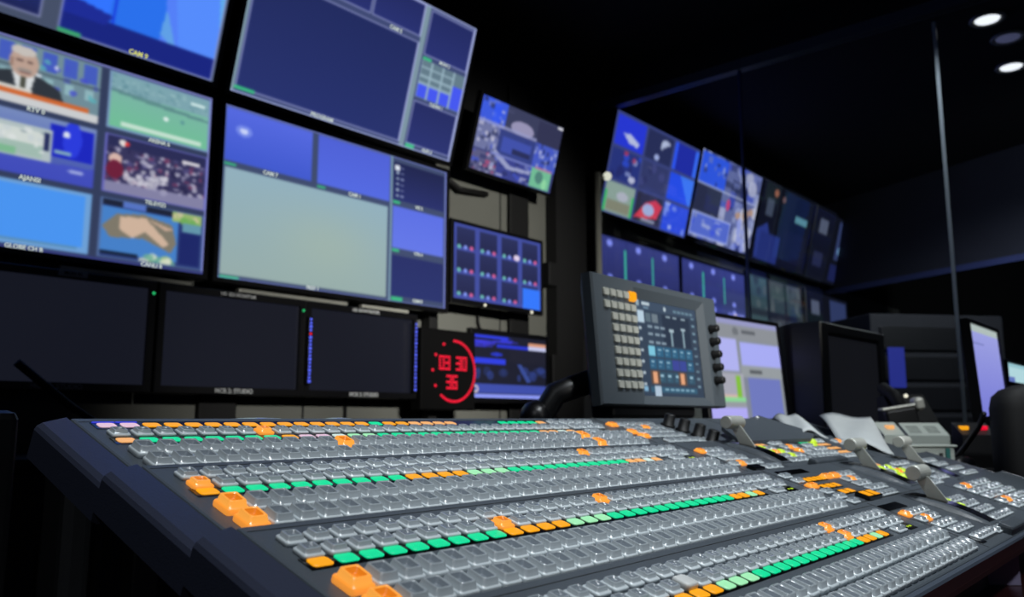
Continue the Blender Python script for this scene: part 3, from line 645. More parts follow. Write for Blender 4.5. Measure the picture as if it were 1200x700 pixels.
# ---- keys
def key_mesh(w, d, h, lit=None, kind='flat'):
    sk, cp = {None: (M['skirt'], M['cap']), 'o': (M['or_s'], M['or_c']), 'g': (M['gr_s'], M['gr_s']), 'b': (M['blank'], M['blank'])}[lit]
    dd = {None: M['dish'], 'o': M['or_d'], 'g': M['gr_s'], 'b': M['blank']}[lit]
    q = MB()
    if kind == 'blank' or lit == 'b':
        L = [rr(w, d, .14, 0), rr(w, d, .15, h * .75), rr(w - .06, d - .06, .15, h * .93), rr(w - .16, d - .16, .12, h)]
        mats = [sk] * 3
    elif kind == 'flat':
        L = [rr(w - .04, d - .04, .11, 0), rr(w, d, .12, .03), rr(w, d, .12, h * .42), rr(w - .05, d - .05, .12, h * .50), rr(w - .18, d - .20, .09, h * .52, 0, .03),
             rr(w - .22, d - .24, .08, h * .95, 0, .04), rr(w - .27, d - .29, .07, h, 0, .04), rr(w - .40, d - .40, .06, h, 0, .05), rr(w - .43, d - .43, .05, h * .80, 0, .05)]
        mats = [sk, sk, sk, sk, cp, cp, cp, dd, dd]
    else:
        def sad(lp, a): return [(x, y, z + a * abs(x) * abs(y) * 4 / (w * d) + .05 * (y / d)) for x, y, z in lp]
        L = [rr(w - .04, d - .04, .11, 0), rr(w, d, .13, .04), rr(w, d, .14, h * .40), rr(w - .05, d - .05, .14, h * .48), rr(w - .14, d - .18, .12, h * .50),
             sad(rr(w - .22, d - .32, .11, h * .84), .16), sad(rr(w - .30, d - .42, .10, h * .94), .16), sad(rr(w - .42, d - .54, .08, h * .92), .12), rr(w - .48, d - .62, .07, h * .64), rr(w - .54, d - .70, .06, h * .62)]
        mats = [sk, sk, sk, sk, cp, cp, cp, dd, dd, dd]
    q.loft([S(l) for l in L], sk, mats=mats)
    return q.mesh('key')
KM = {}
def key(kind, lit, w, d, h):
    t = (kind, lit, w, d, h)
    if t not in KM: KM[t] = key_mesh(w, d, h, lit, kind)
    return KM[t]
KEYS = []                      # (class, mesh, matrix, lit)
def put(cls, k, u, v, lit=None, w=.80, d=.76, h=.30, kind='flat'):
    KEYS.append((cls, key(kind, lit, w, d, h), BM(k, u, v, 0), lit))
def col_u(i): return i + (.32 if i >= 32 else 0)
LITF = {(2, 'A'): {25}, (2, 'B'): {0}, (3, 'A'): {17}, (3, 'B'): {9}, (4, 'A'): {27}, (4, 'B'): {27}, (1, 'B'): {7}}
LITL = {(1, 'A'): {10, 30}, (1, 'B'): {30}, (2, 'A'): {0}, (2, 'B'): {0}, (3, 'A'): {0}, (3, 'B'): {0}}
for k in (1, 2, 3, 4):
    for row, v in (('A', 1.67), ('B', .68)):
        if k == 1: v = .86
        if k == 1 and row == 'A': continue
        for i in range(36):
            lit = 'o' if i in LITF.get((k, row), ()) else ('b' if (k, row, i) == (4, 'B', 11) else None)
            put('flat', k, col_u(i), v, lit)
    for row, v in (('A', -1.62), ('B', -3.02)):
        for i in range(36):
            lit = 'o' if i in LITL.get((k, row), ()) else None
            put('tall', k, col_u(i), v, lit, .90, 1.10, .48, 'tall')
    put('flat', k, 33.3, -.1, None, 1.5, .62, .28, 'flat')
    q = MB(); q.box(-.7 * P, .7 * P, -.35 * P, .35 * P, 0, .03 * P, M['strip'])
    for dx in (-.25, .1, .3): q.box(dx * P, (dx + .12) * P, -.08 * P, .06 * P, .03 * P, .04 * P, M['gr_s'])
    link('readout', q.mesh('readout'), console, BM(k, 35.3, -.05))
# second row of flat keys at the right of the back bank
for i in range(31, 36): put('flat', 1, col_u(i), 1.85, None)
# ---- name strips
def strip_cols(s): return list(s)
STR = {3: 'o' + 'g' * 8 + 'oooo' + 'lll' + 'g' * 12 + 'oo' + 'l' + 'o', 4: 'o' + 'g' * 8 + 'oooo' + 'lll' + 'g' * 12 + 'oo' + 'l' + 'o',
       2: 'o' + 'g' * 9 + 'oooo' + 'lll' + 'g' * 11 + 'pp' + 'w' + 'p', 1: 'p' + 'g' * 7 + 'o' + 'kkw' + 'll' + 'g' * 14 + 'pp' + 'w' + 'p'}
TM = {c: M['tile_' + c] for c in 'ogplwkb'}
TILES = []
TMESH = {}
def tile(k, u, v, c, w=.76, d=.53):
    if (c, w, d) not in TMESH:
        q = MB(); q.loft([S(rr(w, d, .13, 0)), S(rr(w, d, .13, .03)), S(rr(w - .05, d - .05, .12, .045))], TM[c], smooth=False); TMESH[(c, w, d)] = q.mesh('name_tile')
    TILES.append((TMESH[(c, w, d)], BM(k, u, v, .03), c))
for k in (1, 2, 3, 4):
    q = MB(); q.box(-.55 * P, 31.6 * P, -.40 * P, .40 * P, 0, .03 * P, M['strip']); link('display_strip', q.mesh('display_strip'), console, BM(k, 0, .05))
    for i, c in enumerate(STR[k]): tile(k, i, .05, c)
v0 = 2.12
q = MB(); q.box(-.55 * P, 30.6 * P, -.42 * P, .48 * P, 0, .03 * P, M['strip']); link('display_strip', q.mesh('display_strip'), console, BM(1, 0, v0))
for i, c in enumerate('kk' + 'o' * 13 + 'goopppp' + '....' + 'ggggp.'):
    if c != '.': tile(1, i, v0, c)
    if i < 2: tile(1, i, v0 + .42, 'b', .98, .14)

# ---- right hand modules: clusters of keys  (bank, u0, v, count, pitch, lit map, key w, d)
def row(k, u0, v, n, pu=.95, lit={}, w=.86, d=.70, h=.26, kind='flat'):
    for i in range(n): put('small', k, u0 + i * pu, v, lit.get(i), w, d, h, kind)
def window(k, u, v, w, d, n=3, h=.05, c='tile_o'):
    """dark read-out with glowing bars"""
    q = MB(); q.box(-w / 2 * P, w / 2 * P, -d / 2 * P, d / 2 * P, 0, h * P, M['strip'], .05 * P)
    for i in range(n):
        x = -w / 2 + w * (i + .5) / n
        q.box((x - w / n * .36) * P, (x + w / n * .36) * P, -d * .36 * P, d * .36 * P, h * P, (h + .02) * P, M[c])
    link('readout', q.mesh('readout'), console, BM(k, u, v))
O_, G_ = 'o', 'g'
# bank 4 module beside the nearest lever
row(4, 38.2, .95, 5, .95, {0: O_}); row(4, 38.4, .1, 4, .95, {1: O_}); row(4, 38.6, -.8, 4); row(4, 38.9, -1.65, 4); row(4, 39.2, -2.75, 5, .85)
window(4, 39.6, 2.1, 3.6, .8, 0); window(4, 38.6, -2.95, .9, .8, 0)
window(4, 49.0, 2.05, 2.2, .8, 3)
row(4, 48.0, 1.0, 5, .95, {0: G_}); row(4, 48.0, .1, 5, .95, {0: G_}); row(4, 48.0, -.85, 5); row(4, 48.0, -1.9, 6)
row(4, 43.4, -2.9, 4, .9)
for v, a in ((2.2, {1: O_}), (1.25, {}), (.3, {}), (-.7, {1: O_}), (-1.6, {})):
    row(4, 57.2, v, 3, 1.55, a, 1.42, .78); row(4, 62.6, v, 3, 1.55, {}, 1.42, .78)
# bank 3 module
for j, v in enumerate((1.6, .72, -.25, -1.25, -2.1, -2.95)): put('small', 3, 37.0 + 1.6 - .2, v, O_ if j == 2 else None, 1.3, .62, .26)
window(3, 41.3, .75, 3.6, .75, 4); window(3, 41.0, -.5, 3.2, .75, 3); window(3, 41.2, -1.55, 2.4, .75, 2); window(3, 41.9, -2.75, 2.6, 1., 2, .3)
row(3, 43.6, .75, 2, 1.5, {0: O_, 1: O_}, 1.35, .66); row(3, 45.2, -.1, 3, .95, {1: O_}); row(3, 45.0, -.95, 3); row(3, 45.0, -1.8, 4); row(3, 46.4, .75, 3); row(3, 44.4, -2.8, 4, .85)
window(3, 41.0, 2.2, 4.6, .7, 0)
window(3, 56.6, 1.65, 2.6, .7, 4, c='tile_p'); row(3, 55.6, .75, 4, .95, {0: G_, 2: G_}); row(3, 55.6, -.1, 4, .95, {1: G_, 2: O_, 3: G_}); row(3, 55.6, -1., 4, .95, {0: G_}); row(3, 55.6, -1.9, 4); row(3, 55.4, -2.8, 5)
row(3, 61., 1.2, 3, 1.5, {}, 1.35, .66); row(3, 61., .2, 3, 1.5, {}, 1.35, .66); row(3, 61., -.9, 3, 1.5, {}, 1.35, .66); row(3, 60.6, -2.2, 4, .95)
row(3, 69.5, 1., 4); row(3, 69.5, 0., 4); row(3, 69.5, -1.2, 5); row(3, 69.5, -2.4, 5)
# bank 2 module
row(2, 38.2, .85, 4, .95, {0: O_}); row(2, 38.4, 0, 4); row(2, 38.6, -.85, 4); row(2, 38.2, -1.85, 5, .95, {1: O_}); row(2, 41.2, -2.9, 3, .95); window(2, 39.4, -2.9, 1.6, .7, 0, .25)
window(2, 49.0, 1.45, 3., .7, 4, c='tile_p'); row(2, 47.8, .55, 3, .95, {0: G_}); row(2, 47.6, -.35, 4, .95, {0: G_, 1: O_, 2: G_}); row(2, 47.6, -1.25, 5, .95, {2: G_}); row(2, 47.4, -2.15, 6)
row(2, 52., 1.5, 2, 1.2, {}, 1.1, .6); row(2, 52.4, .6, 3, .95, {1: O_}); row(2, 53.2, -.35, 3, .95, {0: O_}); row(2, 53.4, -1.25, 4, .95); row(2, 54., -2.15, 3)
window(2, 58.6, 1.55, 2.2, .7, 3, c='tile_g'); row(2, 57., .6, 3, .95, {2: G_}); row(2, 57., -.3, 3, .95, {}); window(2, 61.5, .7, 3., .7, 4, c='tile_p'); row(2, 60.2, 1.6, 4, .95, {0: G_, 1: G_}); window(2, 61.4, -.3, 3., .7, 4, c='tile_p'); window(2, 61.2, -1.3, 3., .7, 4, c='tile_p'); row(2, 57., -1.3, 3); row(2, 57., -2.3, 5)
row(2, 66., 1.3, 4, .95, {1: O_}); row(2, 66., .3, 4); row(2, 66., -.8, 4)
# bank 1, far right
row(1, 37.8, 1.3, 6, 1.1, {0: O_}, 1., .72); row(1, 39., .4, 5, 1.1, {2: O_}, 1., .72); row(1, 37.9, -.5, 6, 1.1, {0: O_}, 1., .72); row(1, 38.1, -1.5, 6, 1.1, {0: O_}, 1., .72); row(1, 39.8, -2.7, 5, 1.1, {}, 1., .72)
row(1, 44.2, -2.9, 2, 1.4, {}, 1.25, .8)
# raised key blocks at the right of banks 2 and 4
for k, u0, u1, v in ((2, 48.6, 55.4, -3.35), (4, 44.0, 48.6, -3.3)):
    q = MB(); w = u1 - u0
    q.loft([S(rr(w, .9, .2, 0)), S(rr(w, .9, .25, .35)), S(rr(w - .1, .8, .25, .48)), S(rr(w - .3, .6, .2, .52))], M['panel'], smooth=False)
    link('raised_block', q.mesh('raised_block'), console, BM(k, (u0 + u1) / 2, v))
# black rotary knobs
for u, v in ((45.7, 1.0), (45.8, -.4), (45.9, -1.8), (45.3, -3.4)):
    q = MB(); q.lathe([(.62 * P, 0), (.62 * P, .15 * P), (.48 * P, .2 * P), (.45 * P, 1.0 * P), (.38 * P, 1.06 * P), (.001, 1.06 * P)], M['knob'], n=18); link('rotary_knob', q.mesh('rotary_knob'), console, BM(1, u, v))
# fader levers on their arched slots
def fader(k, u, va, vb, vl, lean=1.55, hgt=1.35):
    q = MB(); n = 14; L = []
    for i in range(n + 1):
        t = i / n; v = va + (vb - va) * t; h = .06 + .26 * math.sin(PI * t)
        L.append([((u + a) * P, v * P, z * P) for a, z in ((-1.5, -.02), (-1.3, h - .08), (-1.0, h), (1.0, h), (1.3, h - .08), (1.5, -.02))])
    q.loft(L, M['panel'], smooth=False)
    hump = link('fader_hump', q.mesh('fader_hump'), console, BM(k, 0, 0))
    q = MB(); L = []
    for i in range(n + 1):
        t = .04 + .92 * i / n; v = va + (vb - va) * t; h = .06 + .26 * math.sin(PI * t) + .03
        L.append([((u + a) * P, v * P, z * P) for a, z in ((-.8, h - .05), (-.8, h), (.8, h), (.8, h - .05))])
    q.loft(L, M['strip'], smooth=False); link('slot', q.mesh('slot'), hump)
    q = MB(); h0 = .22
    q.faces([((u + dx) * P, (vl + dv) * P, z * P) for dx in (-.09, .09) for dv, z in ((-.75, h0), (.75, h0), (.6 + lean, h0 + hgt), (lean - .5, h0 + hgt))],
            [(3, 2, 1, 0), (4, 5, 6, 7), (0, 1, 5, 4), (1, 2, 6, 5), (2, 3, 7, 6), (3, 0, 4, 7)], M['alu'])
    lev = link('fader_lever', q.mesh('fader_lever'), console, BM(k, 0, 0))
    q = MB(); c = (vl + lean + .08, h0 + hgt + .1); r = .52
    L = []
    for x, rr_ in ((-1.5, .01), (-1.5, r - .06), (-1.44, r), (.95, r), (1.0, r - .06), (1.0, .01)):
        L.append([((u + x) * P, (c[0] + rr_ * math.cos(a)) * P, (c[1] + rr_ * math.sin(a)) * P) for a in [2 * PI * j / 20 for j in range(20)]])
    q.loft(L, M['alu'], smooth=False)
    link('handle', q.mesh('handle'), lev)
fader(2, 46.2, 2.6, -2.4, .95); fader(3, 53.3, 2.6, -2.6, .7); fader(4, 46.4, 3.0, -2.4, 1.1); fader(3, 65.6, 2.8, -3.0, .6)

# ---- link keys: the largest in view one by one, the rest as one part
def seen_size(mw):
    c = view_px(ROOT + mw.translation)
    if not c: return 0
    x, y, z = c
    if x < -15 or x > 1215 or y > 715: return 0
    return 1 / z
def merged(name, items):
    bm = bmesh.new(); mats = []
    me_out = bpy.data.meshes.new(name)
    for me, mw in items:
        b0 = len(bm.verts); f0 = len(bm.faces)
        tmp = me.copy(); tmp.transform(mw)
        idx = []
        for m in tmp.materials:
            if m not in mats: mats.append(m)
            idx.append(mats.index(m))
        bm.from_mesh(tmp); bm.faces.ensure_lookup_table()
        for f_ in bm.faces[f0:]: f_.material_index = idx[f_.material_index]
        bpy.data.meshes.remove(tmp)
    bm.to_mesh(me_out); bm.free()
    for m in mats: me_out.materials.append(m)
    o = link(name, me_out, console); o['kind'] = 'stuff'; return o
NAMES = {'flat': ('flat_button', 'flat_buttons'), 'tall': ('clear_button', 'clear_buttons'), 'small': ('module_key', 'module_keys')}
for cls, (one, many) in NAMES.items():
    it = sorted([(-seen_size(mw), i, me, mw, lit) for i, (c, me, mw, lit) in enumerate(KEYS) if c == cls], key=lambda a: (a[0], a[1]))
    rest = []
    for n_, (s, i, me, mw, lit) in enumerate(it):
        if n_ < 100 and s < 0:
            o = link(one, me, console, mw)
            if lit == 'o': o['label'] = 'glowing orange button'
            elif lit == 'g': o['label'] = 'glowing yellow-green key'
            elif lit == 'b': o['label'] = 'smooth pale blank button'
        else: rest.append((me, mw))
    if rest: merged(many, rest)
it = sorted([(-seen_size(mw), i, me, mw, c) for i, (me, mw, c) in enumerate(TILES)], key=lambda a: (a[0], a[1])); rest = []
LB = {'o': 'orange lit name tile', 'g': 'green lit name tile', 'l': 'pale green lit name tile', 'p': 'peach lit name tile', 'w': 'whitish lit name tile', 'k': 'pink lit name tile', 'b': 'blue lit edge'}
for n_, (s, i, me, mw, c) in enumerate(it):
    if n_ < 100 and s < 0: o = link('name_tile', me, console, mw); o['label'] = LB[c]
    else: rest.append((me, mw))
if rest: merged('name_tiles', rest)

# ------------------------------------------------------------------ menu touchscreen on its stand
def pic_menu():
    p = Pic(150, 116, C_(52, 66, 84)); p.sub(0, 0, 1, 1); p.rect(0, 0, 1, .1, C_(62, 78, 98)); p.rect(.0, .0, .06, .07, C_(150, 168, 176)); p.rect(.1, .02, .22, .05, C_(190, 206, 214)); p.rect(.12, .065, .2, .085, C_(120, 150, 170)); p.ell(.46, .06, .02, .025, C_(190, 206, 214))
    for x in np.arange(.6, .95, .07): p.rect(x, .05, x + .055, .075, C_(110, 140, 156))
    p.rect(.02, .11, .12, .24, C_(184, 206, 222)); p.rect(.14, .13, .22, .22, C_(92, 110, 122)); p.rect(.24, .13, .33, .22, C_(110, 124, 134)); p.rect(.4, .12, .86, .46, C_(40, 52, 70))
    for y in (.2, .28, .36, .42): 
        for x in (.16, .27, .36): p.rect(x, y + .06, x + .07, y + .085, C_(150, 170, 184), .9)
    for x in (.47, .58, .72): p.rect(x, .13, x + .07, .15, C_(170, 190, 200))
    for x, a in ((.52, .3), (.72, .27)): p.rect(x, a, x + .035, .46, C_(130, 154, 166)); p.rect(x - .02, a - .03, x + .06, a, C_(170, 190, 200))
    for r0, y in enumerate((.47, .60, .74)):
        for i in range(6):
            x = .14 + i * .122; p.rect(x, y, x + .108, y + .115, [C_(46, 96, 128), C_(46, 92, 124), C_(52, 84, 104)][r0]); p.rect(x + .025, y + .03, x + .075, y + .05, C_(160, 196, 214)); p.rect(x + .02, y + .075, x + .06, y + .09, C_(100, 140, 166), .8)
    p.rect(.14, .47, .24, .58, C_(124, 196, 220)); p.rect(.50, .60, .61, .715, C_(60, 70, 150)); p.rect(.62, .60, .73, .715, C_(58, 72, 150))
    for x in (.14, .58): p.rect(x, .735, x + .14, .87, C_(96, 74, 62)); p.rect(x + .035, .745, x + .1, .86, C_(226, 162, 122))
    p.rect(.12, .895, .88, .96, C_(54, 92, 116)); p.rect(.18, .89, .28, 1, C_(176, 196, 214)); p.rect(.02, .9, .08, .95, C_(130, 176, 206))
    for x in np.arange(.34, .84, .085): p.rect(x, .915, x + .06, .935, C_(150, 190, 210))
    for y in np.arange(.3, .95, .115): p.ell(.045, y, .025, .015, C_(186, 200, 208))
    for y in np.arange(.1, .95, .085): p.rect(.9, y, .955, y + .02, C_(120, 150, 166))
    return p
MT = math.radians(-5)
menu = thing('menu_control_panel', 'grey menu panel with a keypad, touchscreen and five black knobs standing behind the button desk', 'control panel', (1.165, .806, 1.072), (MT, 0, 0))
W_, H_ = .460, .236
sx0, sx1, sz0, sz1 = .150, .384, .020, .204           # touchscreen opening
q = MB()
def ring(x0, x1, z0, z1, y): return [(x0, y, z0), (x1, y, z0), (x1, y, z1), (x0, y, z1)]
q.loft([ring(sx0, sx1, sz0, sz1, .011), ring(sx0, sx1, sz0, sz1, .008), ring(sx0 - .018, sx1 + .022, sz0 - .017, sz1 + .019, 0), ring(.003, W_ - .003, .003, H_ - .003, 0), ring(0, W_, 0, H_, .004), ring(0, W_, 0, H_, .022), ring(.02, W_ - .02, .02, H_ - .02, .04)], M['menu'], smooth=False)
link('body', q.mesh('body'), menu)
link('screen', screen_mesh(pic_menu(), sx1 - sx0, sz1 - sz0), menu, T(sx0, .0095, sz0))
q = MB(); q.loft([rr(.0168, .0140, .002, 0), rr(.0168, .0140, .002, .003), rr(.0145, .0118, .002, .0048), rr(.011, .0085, .002, .0045)], M['menukey'], smooth=False); mk = q.mesh('key')
q = MB(); q.loft([rr(.020, .019, .003, 0), rr(.020, .019, .003, .003), rr(.016, .015, .003, .007)], M['tile_o'], smooth=False); mko = q.mesh('key')
KX = Matrix.Rotation(PI / 2, 4, 'X')
for r0 in range(9):
    for c0 in range(5):
        if r0 > 1 and c0 == 0: continue
        z = .203 - r0 * .0205 + (-.002 if r0 else 0); x = .037 + c0 * .0215 if r0 < 2 else .037 + c0 * .0215
        if r0 == 0 and c0 == 4: o = link('key', mko, menu, T(x, 0, z) @ KX); o['label'] = 'glowing orange key'
        else: link('key', mk, menu, T(x, 0, z) @ KX)
for i in range(5):
    q = MB(); q.lathe([(.0095, 0), (.0095, .004), (.008, .006), (.0076, .018), (.006, .0195), (.0005, .0195)], M['knob'], n=18); link('knob', q.mesh('knob'), menu, T(.424, 0, .166 - i * .0275) @ KX)
q = MB(); q.tube([(.05, .05, .05), (.0, .10, .03), (-.03, .13, -.03), (-.03, .13, -.087)], .022, M['black'], 14); q.ball((-.03, .125, -.01), .03, M['bezel']); link('support_arm', q.mesh('support_arm'), menu)
q = MB(); q.box(.06, .36, .02, .07, -.02, .03, M['black'], .006); q.box(-.05, .32, .0, .16, -.087, -.07, M['black'], .006); q.box(.1, .3, .03, .07, -.075, -.01, M['black'], .006); link('foot', q.mesh('foot'), menu)

# ------------------------------------------------------------------ desks
t = thing('control_desk', 'dark oxblood desk carrying the button console, seen low at the right', 'desk', (1.075, 0.297, 0))
q = MB(); q.box(-0.775, 0.775, -0.448, 0.448, 0.765, 0.8, M['desk'], .005); link('desktop', q.mesh('desktop'), t)
for x in (-0.715, 0.715):
    for y in (-0.398, 0.398):
        q = MB(); q.box(x - .025, x + .025, y - .025, y + .025, 0, 0.765, M['desk'], .003); link('desk_leg', q.mesh('desk_leg'), t)
t = thing('equipment_desk', 'black desk behind the button console carrying the menu panel', 'desk', (2.100, 1.208, 0))
q = MB(); q.box(-1.400, 1.400, -0.442, 0.442, 0.955, 0.985, M['deskk'], .005); link('desktop', q.mesh('desktop'), t)
for x in (-1.340, 1.340):
    for y in (-0.392, 0.392):
        q = MB(); q.box(x - .025, x + .025, y - .025, y + .025, 0, 0.955, M['deskk'], .003); link('desk_leg', q.mesh('desk_leg'), t)
t = thing('side_desk', 'black desk beyond the console end carrying keypads and the white box', 'desk', (2.680, 0.598, 0))
q = MB(); q.box(-0.820, 0.820, -0.158, 0.158, 0.9, 0.93, M['deskk'], .005); link('desktop', q.mesh('desktop'), t)
for x in (-0.760, 0.760):
    for y in (-0.107, 0.107):
        q = MB(); q.box(x - .025, x + .025, y - .025, y + .025, 0, 0.9, M['deskk'], .003); link('desk_leg', q.mesh('desk_leg'), t)

# ------------------------------------------------------------------ screens standing on the desks
def pic_ui():
    p = Pic(120, 90, C_(136, 142, 150)); p.sub(0, 0, 1, 1)
    p.rect(0, 0, 1, .06, C_(150, 152, 196)); p.rect(0, .06, 1, .20, C_(140, 144, 150)); p.rect(.5, .1, .68, .13, C_(90, 94, 100)); p.ell(.42, .12, .04, .04, C_(110, 114, 120)); p.rect(0, .2, .42, .52, C_(176, 178, 240)); p.rect(.0, .24, .06, .5, C_(140, 146, 220)); p.rect(.46, .22, 1, .46, C_(168, 172, 244)); p.rect(.44, .46, 1, .58, C_(150, 156, 160)); p.rect(.55, .5, .72, .53, C_(84, 88, 92))
    p.rect(0, .55, .46, .8, C_(168, 168, 180)); p.rect(.36, .57, .42, .8, C_(130, 190, 60)); p.rect(0, .78, .46, .82, C_(140, 214, 150)); p.rect(.1, .76, .36, .78, C_(220, 180, 170)); p.rect(0, .82, .46, .88, C_(150, 154, 160)); p.rect(0, .88, .46, 1, C_(176, 170, 244)); p.rect(.5, .58, .96, 1, C_(112, 122, 190)); p.rect(.46, .58, .52, 1, C_(128, 134, 150)); return p
t = monitor('computer_monitor', 'flat monitor with a lavender and grey software window, behind the menu panel', pic_ui(), 2.215, 1.045, .475, .315, Y=1.15, tilt=-5, bz=.014, depth=.04, rotz=-4)
q = MB(); q.box(.2, .28, .03, .06, -.055, .1, M['black'], .004); q.box(.12, .36, -.03, .12, -.059, -.046, M['black'], .004); link('stand', q.mesh('stand'), t)
# deep black monitor, switched off
t = thing('tube_monitor', 'deep boxy black monitor, switched off, on the desk right of the lavender screen', 'monitor', (2.715, 1.0, .985), (0, 0, math.radians(-2)))
W2, H2 = .60, .385
q = MB()
q.loft([ring(.07, W2 - .07, .06, H2 - .04, .014), ring(.06, W2 - .06, .05, H2 - .03, 0), ring(.004, W2 - .004, .004, H2 - .004, 0), ring(0, W2, 0, H2, .004), ring(0, W2, 0, H2, .10), ring(.05, W2 - .05, .03, H2 - .03, .30)], M['black'], smooth=False); link('housing', q.mesh('housing'), t)
link('screen', screen_mesh(Pic(20, 14, C_(17, 18, 22)), W2 - .13, H2 - .095), t, T(.065, .0075, .052))
q = MB(); q.ball((.36, -.001, .03), .004, M['lbl'], 6); link('power_button', q.mesh('power_button'), t)
def pic_doc():
    p = Pic(60, 60, C_(148, 152, 228)); p.sub(0, 0, 1, 1); p.rect(0, 0, 1, .1, C_(170, 182, 190)); p.rect(.05, .15, .6, .18, C_(120, 126, 200)); p.grad(C_(160, 164, 226), C_(120, 124, 214)); p.rect(0, 0, 1, .09, C_(176, 190, 186)); p.rect(.06, .2, .45, .22, C_(120, 126, 190)); return p
t = monitor('computer_monitor', 'white-framed monitor with a pale lavender page, near the right edge', pic_doc(), 2.46, 1.055, .36, .25, Y=.497, tilt=-3, bz=.012, depth=.035)
q = MB(); q.box(.15, .21, .02, .05, -.118, .06, M['black'], .004); q.box(.08, .28, -.03, .12, -.125, -.108, M['black'], .004); link('stand', q.mesh('stand'), t)
def pic_pale():
    p = Pic(40, 24, C_(176, 214, 220)); p.sub(0, 0, 1, 1); p.rect(0, .7, .4, 1, C_(100, 120, 190)); p.rect(0, .0, 1, .2, C_(150, 196, 206)); return p
t = monitor('computer_monitor', 'pale cyan screen cut by the right edge above the black chair back', pic_pale(), 2.98, 1.165, .32, .06, Y=.52, bz=.008, depth=.03)
q = MB(); q.box(.14, .18, .01, .04, -.23, .04, M['black'], .004); q.box(.08, .24, -.05, .1, -.235, -.215, M['black'], .004); link('stand', q.mesh('stand'), t)

# chair back at the right edge
t = thing('office_chair', 'black rounded chair back cut by the right edge, before the console end', 'chair', (2.124, .290, 0), (0, 0, math.radians(-52)))
t.scale = (1.12, 1.12, 1.)
q = MB(); L = []
for z, w, d in ((.78, .30, .04), (.81, .38, .06), (.85, .41, .07), (.95, .43, .075), (1.07, .43, .075), (1.095, .42, .07), (1.110, .39, .06), (1.120, .34, .045), (1.125, .28, .03)): L.append(rr(w, d, d * .45, z, .1, 0, 5))
q.loft(L, M['matte']); link('backrest', q.mesh('backrest'), t)
q = MB(); L = [rr(.40, .40, .1, .44, .1, .26, 5), rr(.46, .46, .12, .47, .1, .26, 5), rr(.46, .46, .12, .50, .1, .26, 5), rr(.40, .40, .1, .53, .1, .26, 5)]; q.loft(L, M['matte']); link('seat', q.mesh('seat'), t)
q = MB(); q.tube([(.1, 0, .84), (.1, -.06, .6), (.1, .2, .45)], .02, M['black']); q.tube([(.1, .26, .45), (.1, .26, .1)], .025, M['black']); link('column', q.mesh('column'), t)
for k in range(5):
    a = 2 * PI * k / 5; q = MB(); q.tube([(.1, .26, .12), (.1 + .27 * math.cos(a), .26 + .27 * math.sin(a), .06)], .02, M['black'], 8, r1=.014); q.ball((.1 + .27 * math.cos(a),   .26 + .27 * math.sin(a), .03), .03, M['matte']); link('leg', q.mesh('leg'), t)

# white punched tray
t = thing('letter_tray', 'small white box with rows of round holes behind the console end', 'tray', (1.937, .491, .93), (0, 0, math.radians(-49)))
q = MB(); q.box(-.05, .05, 0, .06, .0, .058, M['white'], .003); q.box(-.055, .055, -.004, .064, .058, .063, M['white'], .002)
for z in (.022, .042):
    for x in (-.03, -.005, .02): q.lathe([(.005, 0), (.005, .0012), (.001, .0012)], M['groove'], n=10) if 0 else q.box(x - .004, x + .004, -.001, .001, z - .004, z + .004, M['groove'])
link('box_body', q.mesh('box_body'), t)
q = MB(); q.box(.030, .039, -.0025, .0, .004, .056, M['teal']); link('teal_insert', q.mesh('teal_insert'), t)

# sheets of paper
def sheet(name, label, pts, mt='paper', ink=(), sag=.0):
    q = MB(); n = 8; a, b_, c, d = [Vector(p) for p in pts]
    g_ = []
    for i in range(n + 1):
        for j in range(n + 1):
            s, t_ = i / n, j / n; v = a * (1 - s) * (1 - t_) + b_ * s * (1 - t_) + c * s * t_ + d * (1 - s) * t_
            v = v + Vector((0, 0, sag * math.sin(PI * s) * (.6 + .4 * math.sin(3 * t_)) + (.004 if sag > .002 else .0004) * math.sin(7 * s + 5 * t_))); g_.append(v)
    th = Vector((0, 0, -.0012)); N = (n + 1) ** 2
    fs = []
    for i in range(n):
        for j in range(n):
            k = i * (n + 1) + j; fs.append((k, k + n + 1, k + n + 2, k + 1)); fs.append((N + k, N + k + 1, N + k + n + 2, N + k + n + 1))
    rim = [i * (n + 1) for i in range(n + 1)] + [n * (n + 1) + j for j in range(1, n + 1)] + [i * (n + 1) + n for i in range(n - 1, -1, -1)] + list(range(n - 1, 0, -1))
    for i in range(len(rim)): x, y = rim[i], rim[(i + 1) % len(rim)]; fs.append((x, y, N + y, N + x))
    q.faces([tuple(v) for v in g_] + [tuple(v + th) for v in g_], fs, M[mt], True)
    single(name, q, label, 'paper')
sheet('paper_sheet', 'large curling white sheet lying over the middle levers at the console end', [(1.765, .663, 1.056), (1.837, .581, 1.050), (1.618, .474, .986), (1.552, .545, 1.006)], sag=.008)
sheet('paper_sheet', 'crumpled white sheet behind the grey hood, left of the larger sheet', [(1.651, .718, 1.05), (1.70, .69, 1.057), (1.52, .556, 1.016), (1.455, .59, 1.022)], sag=.01)
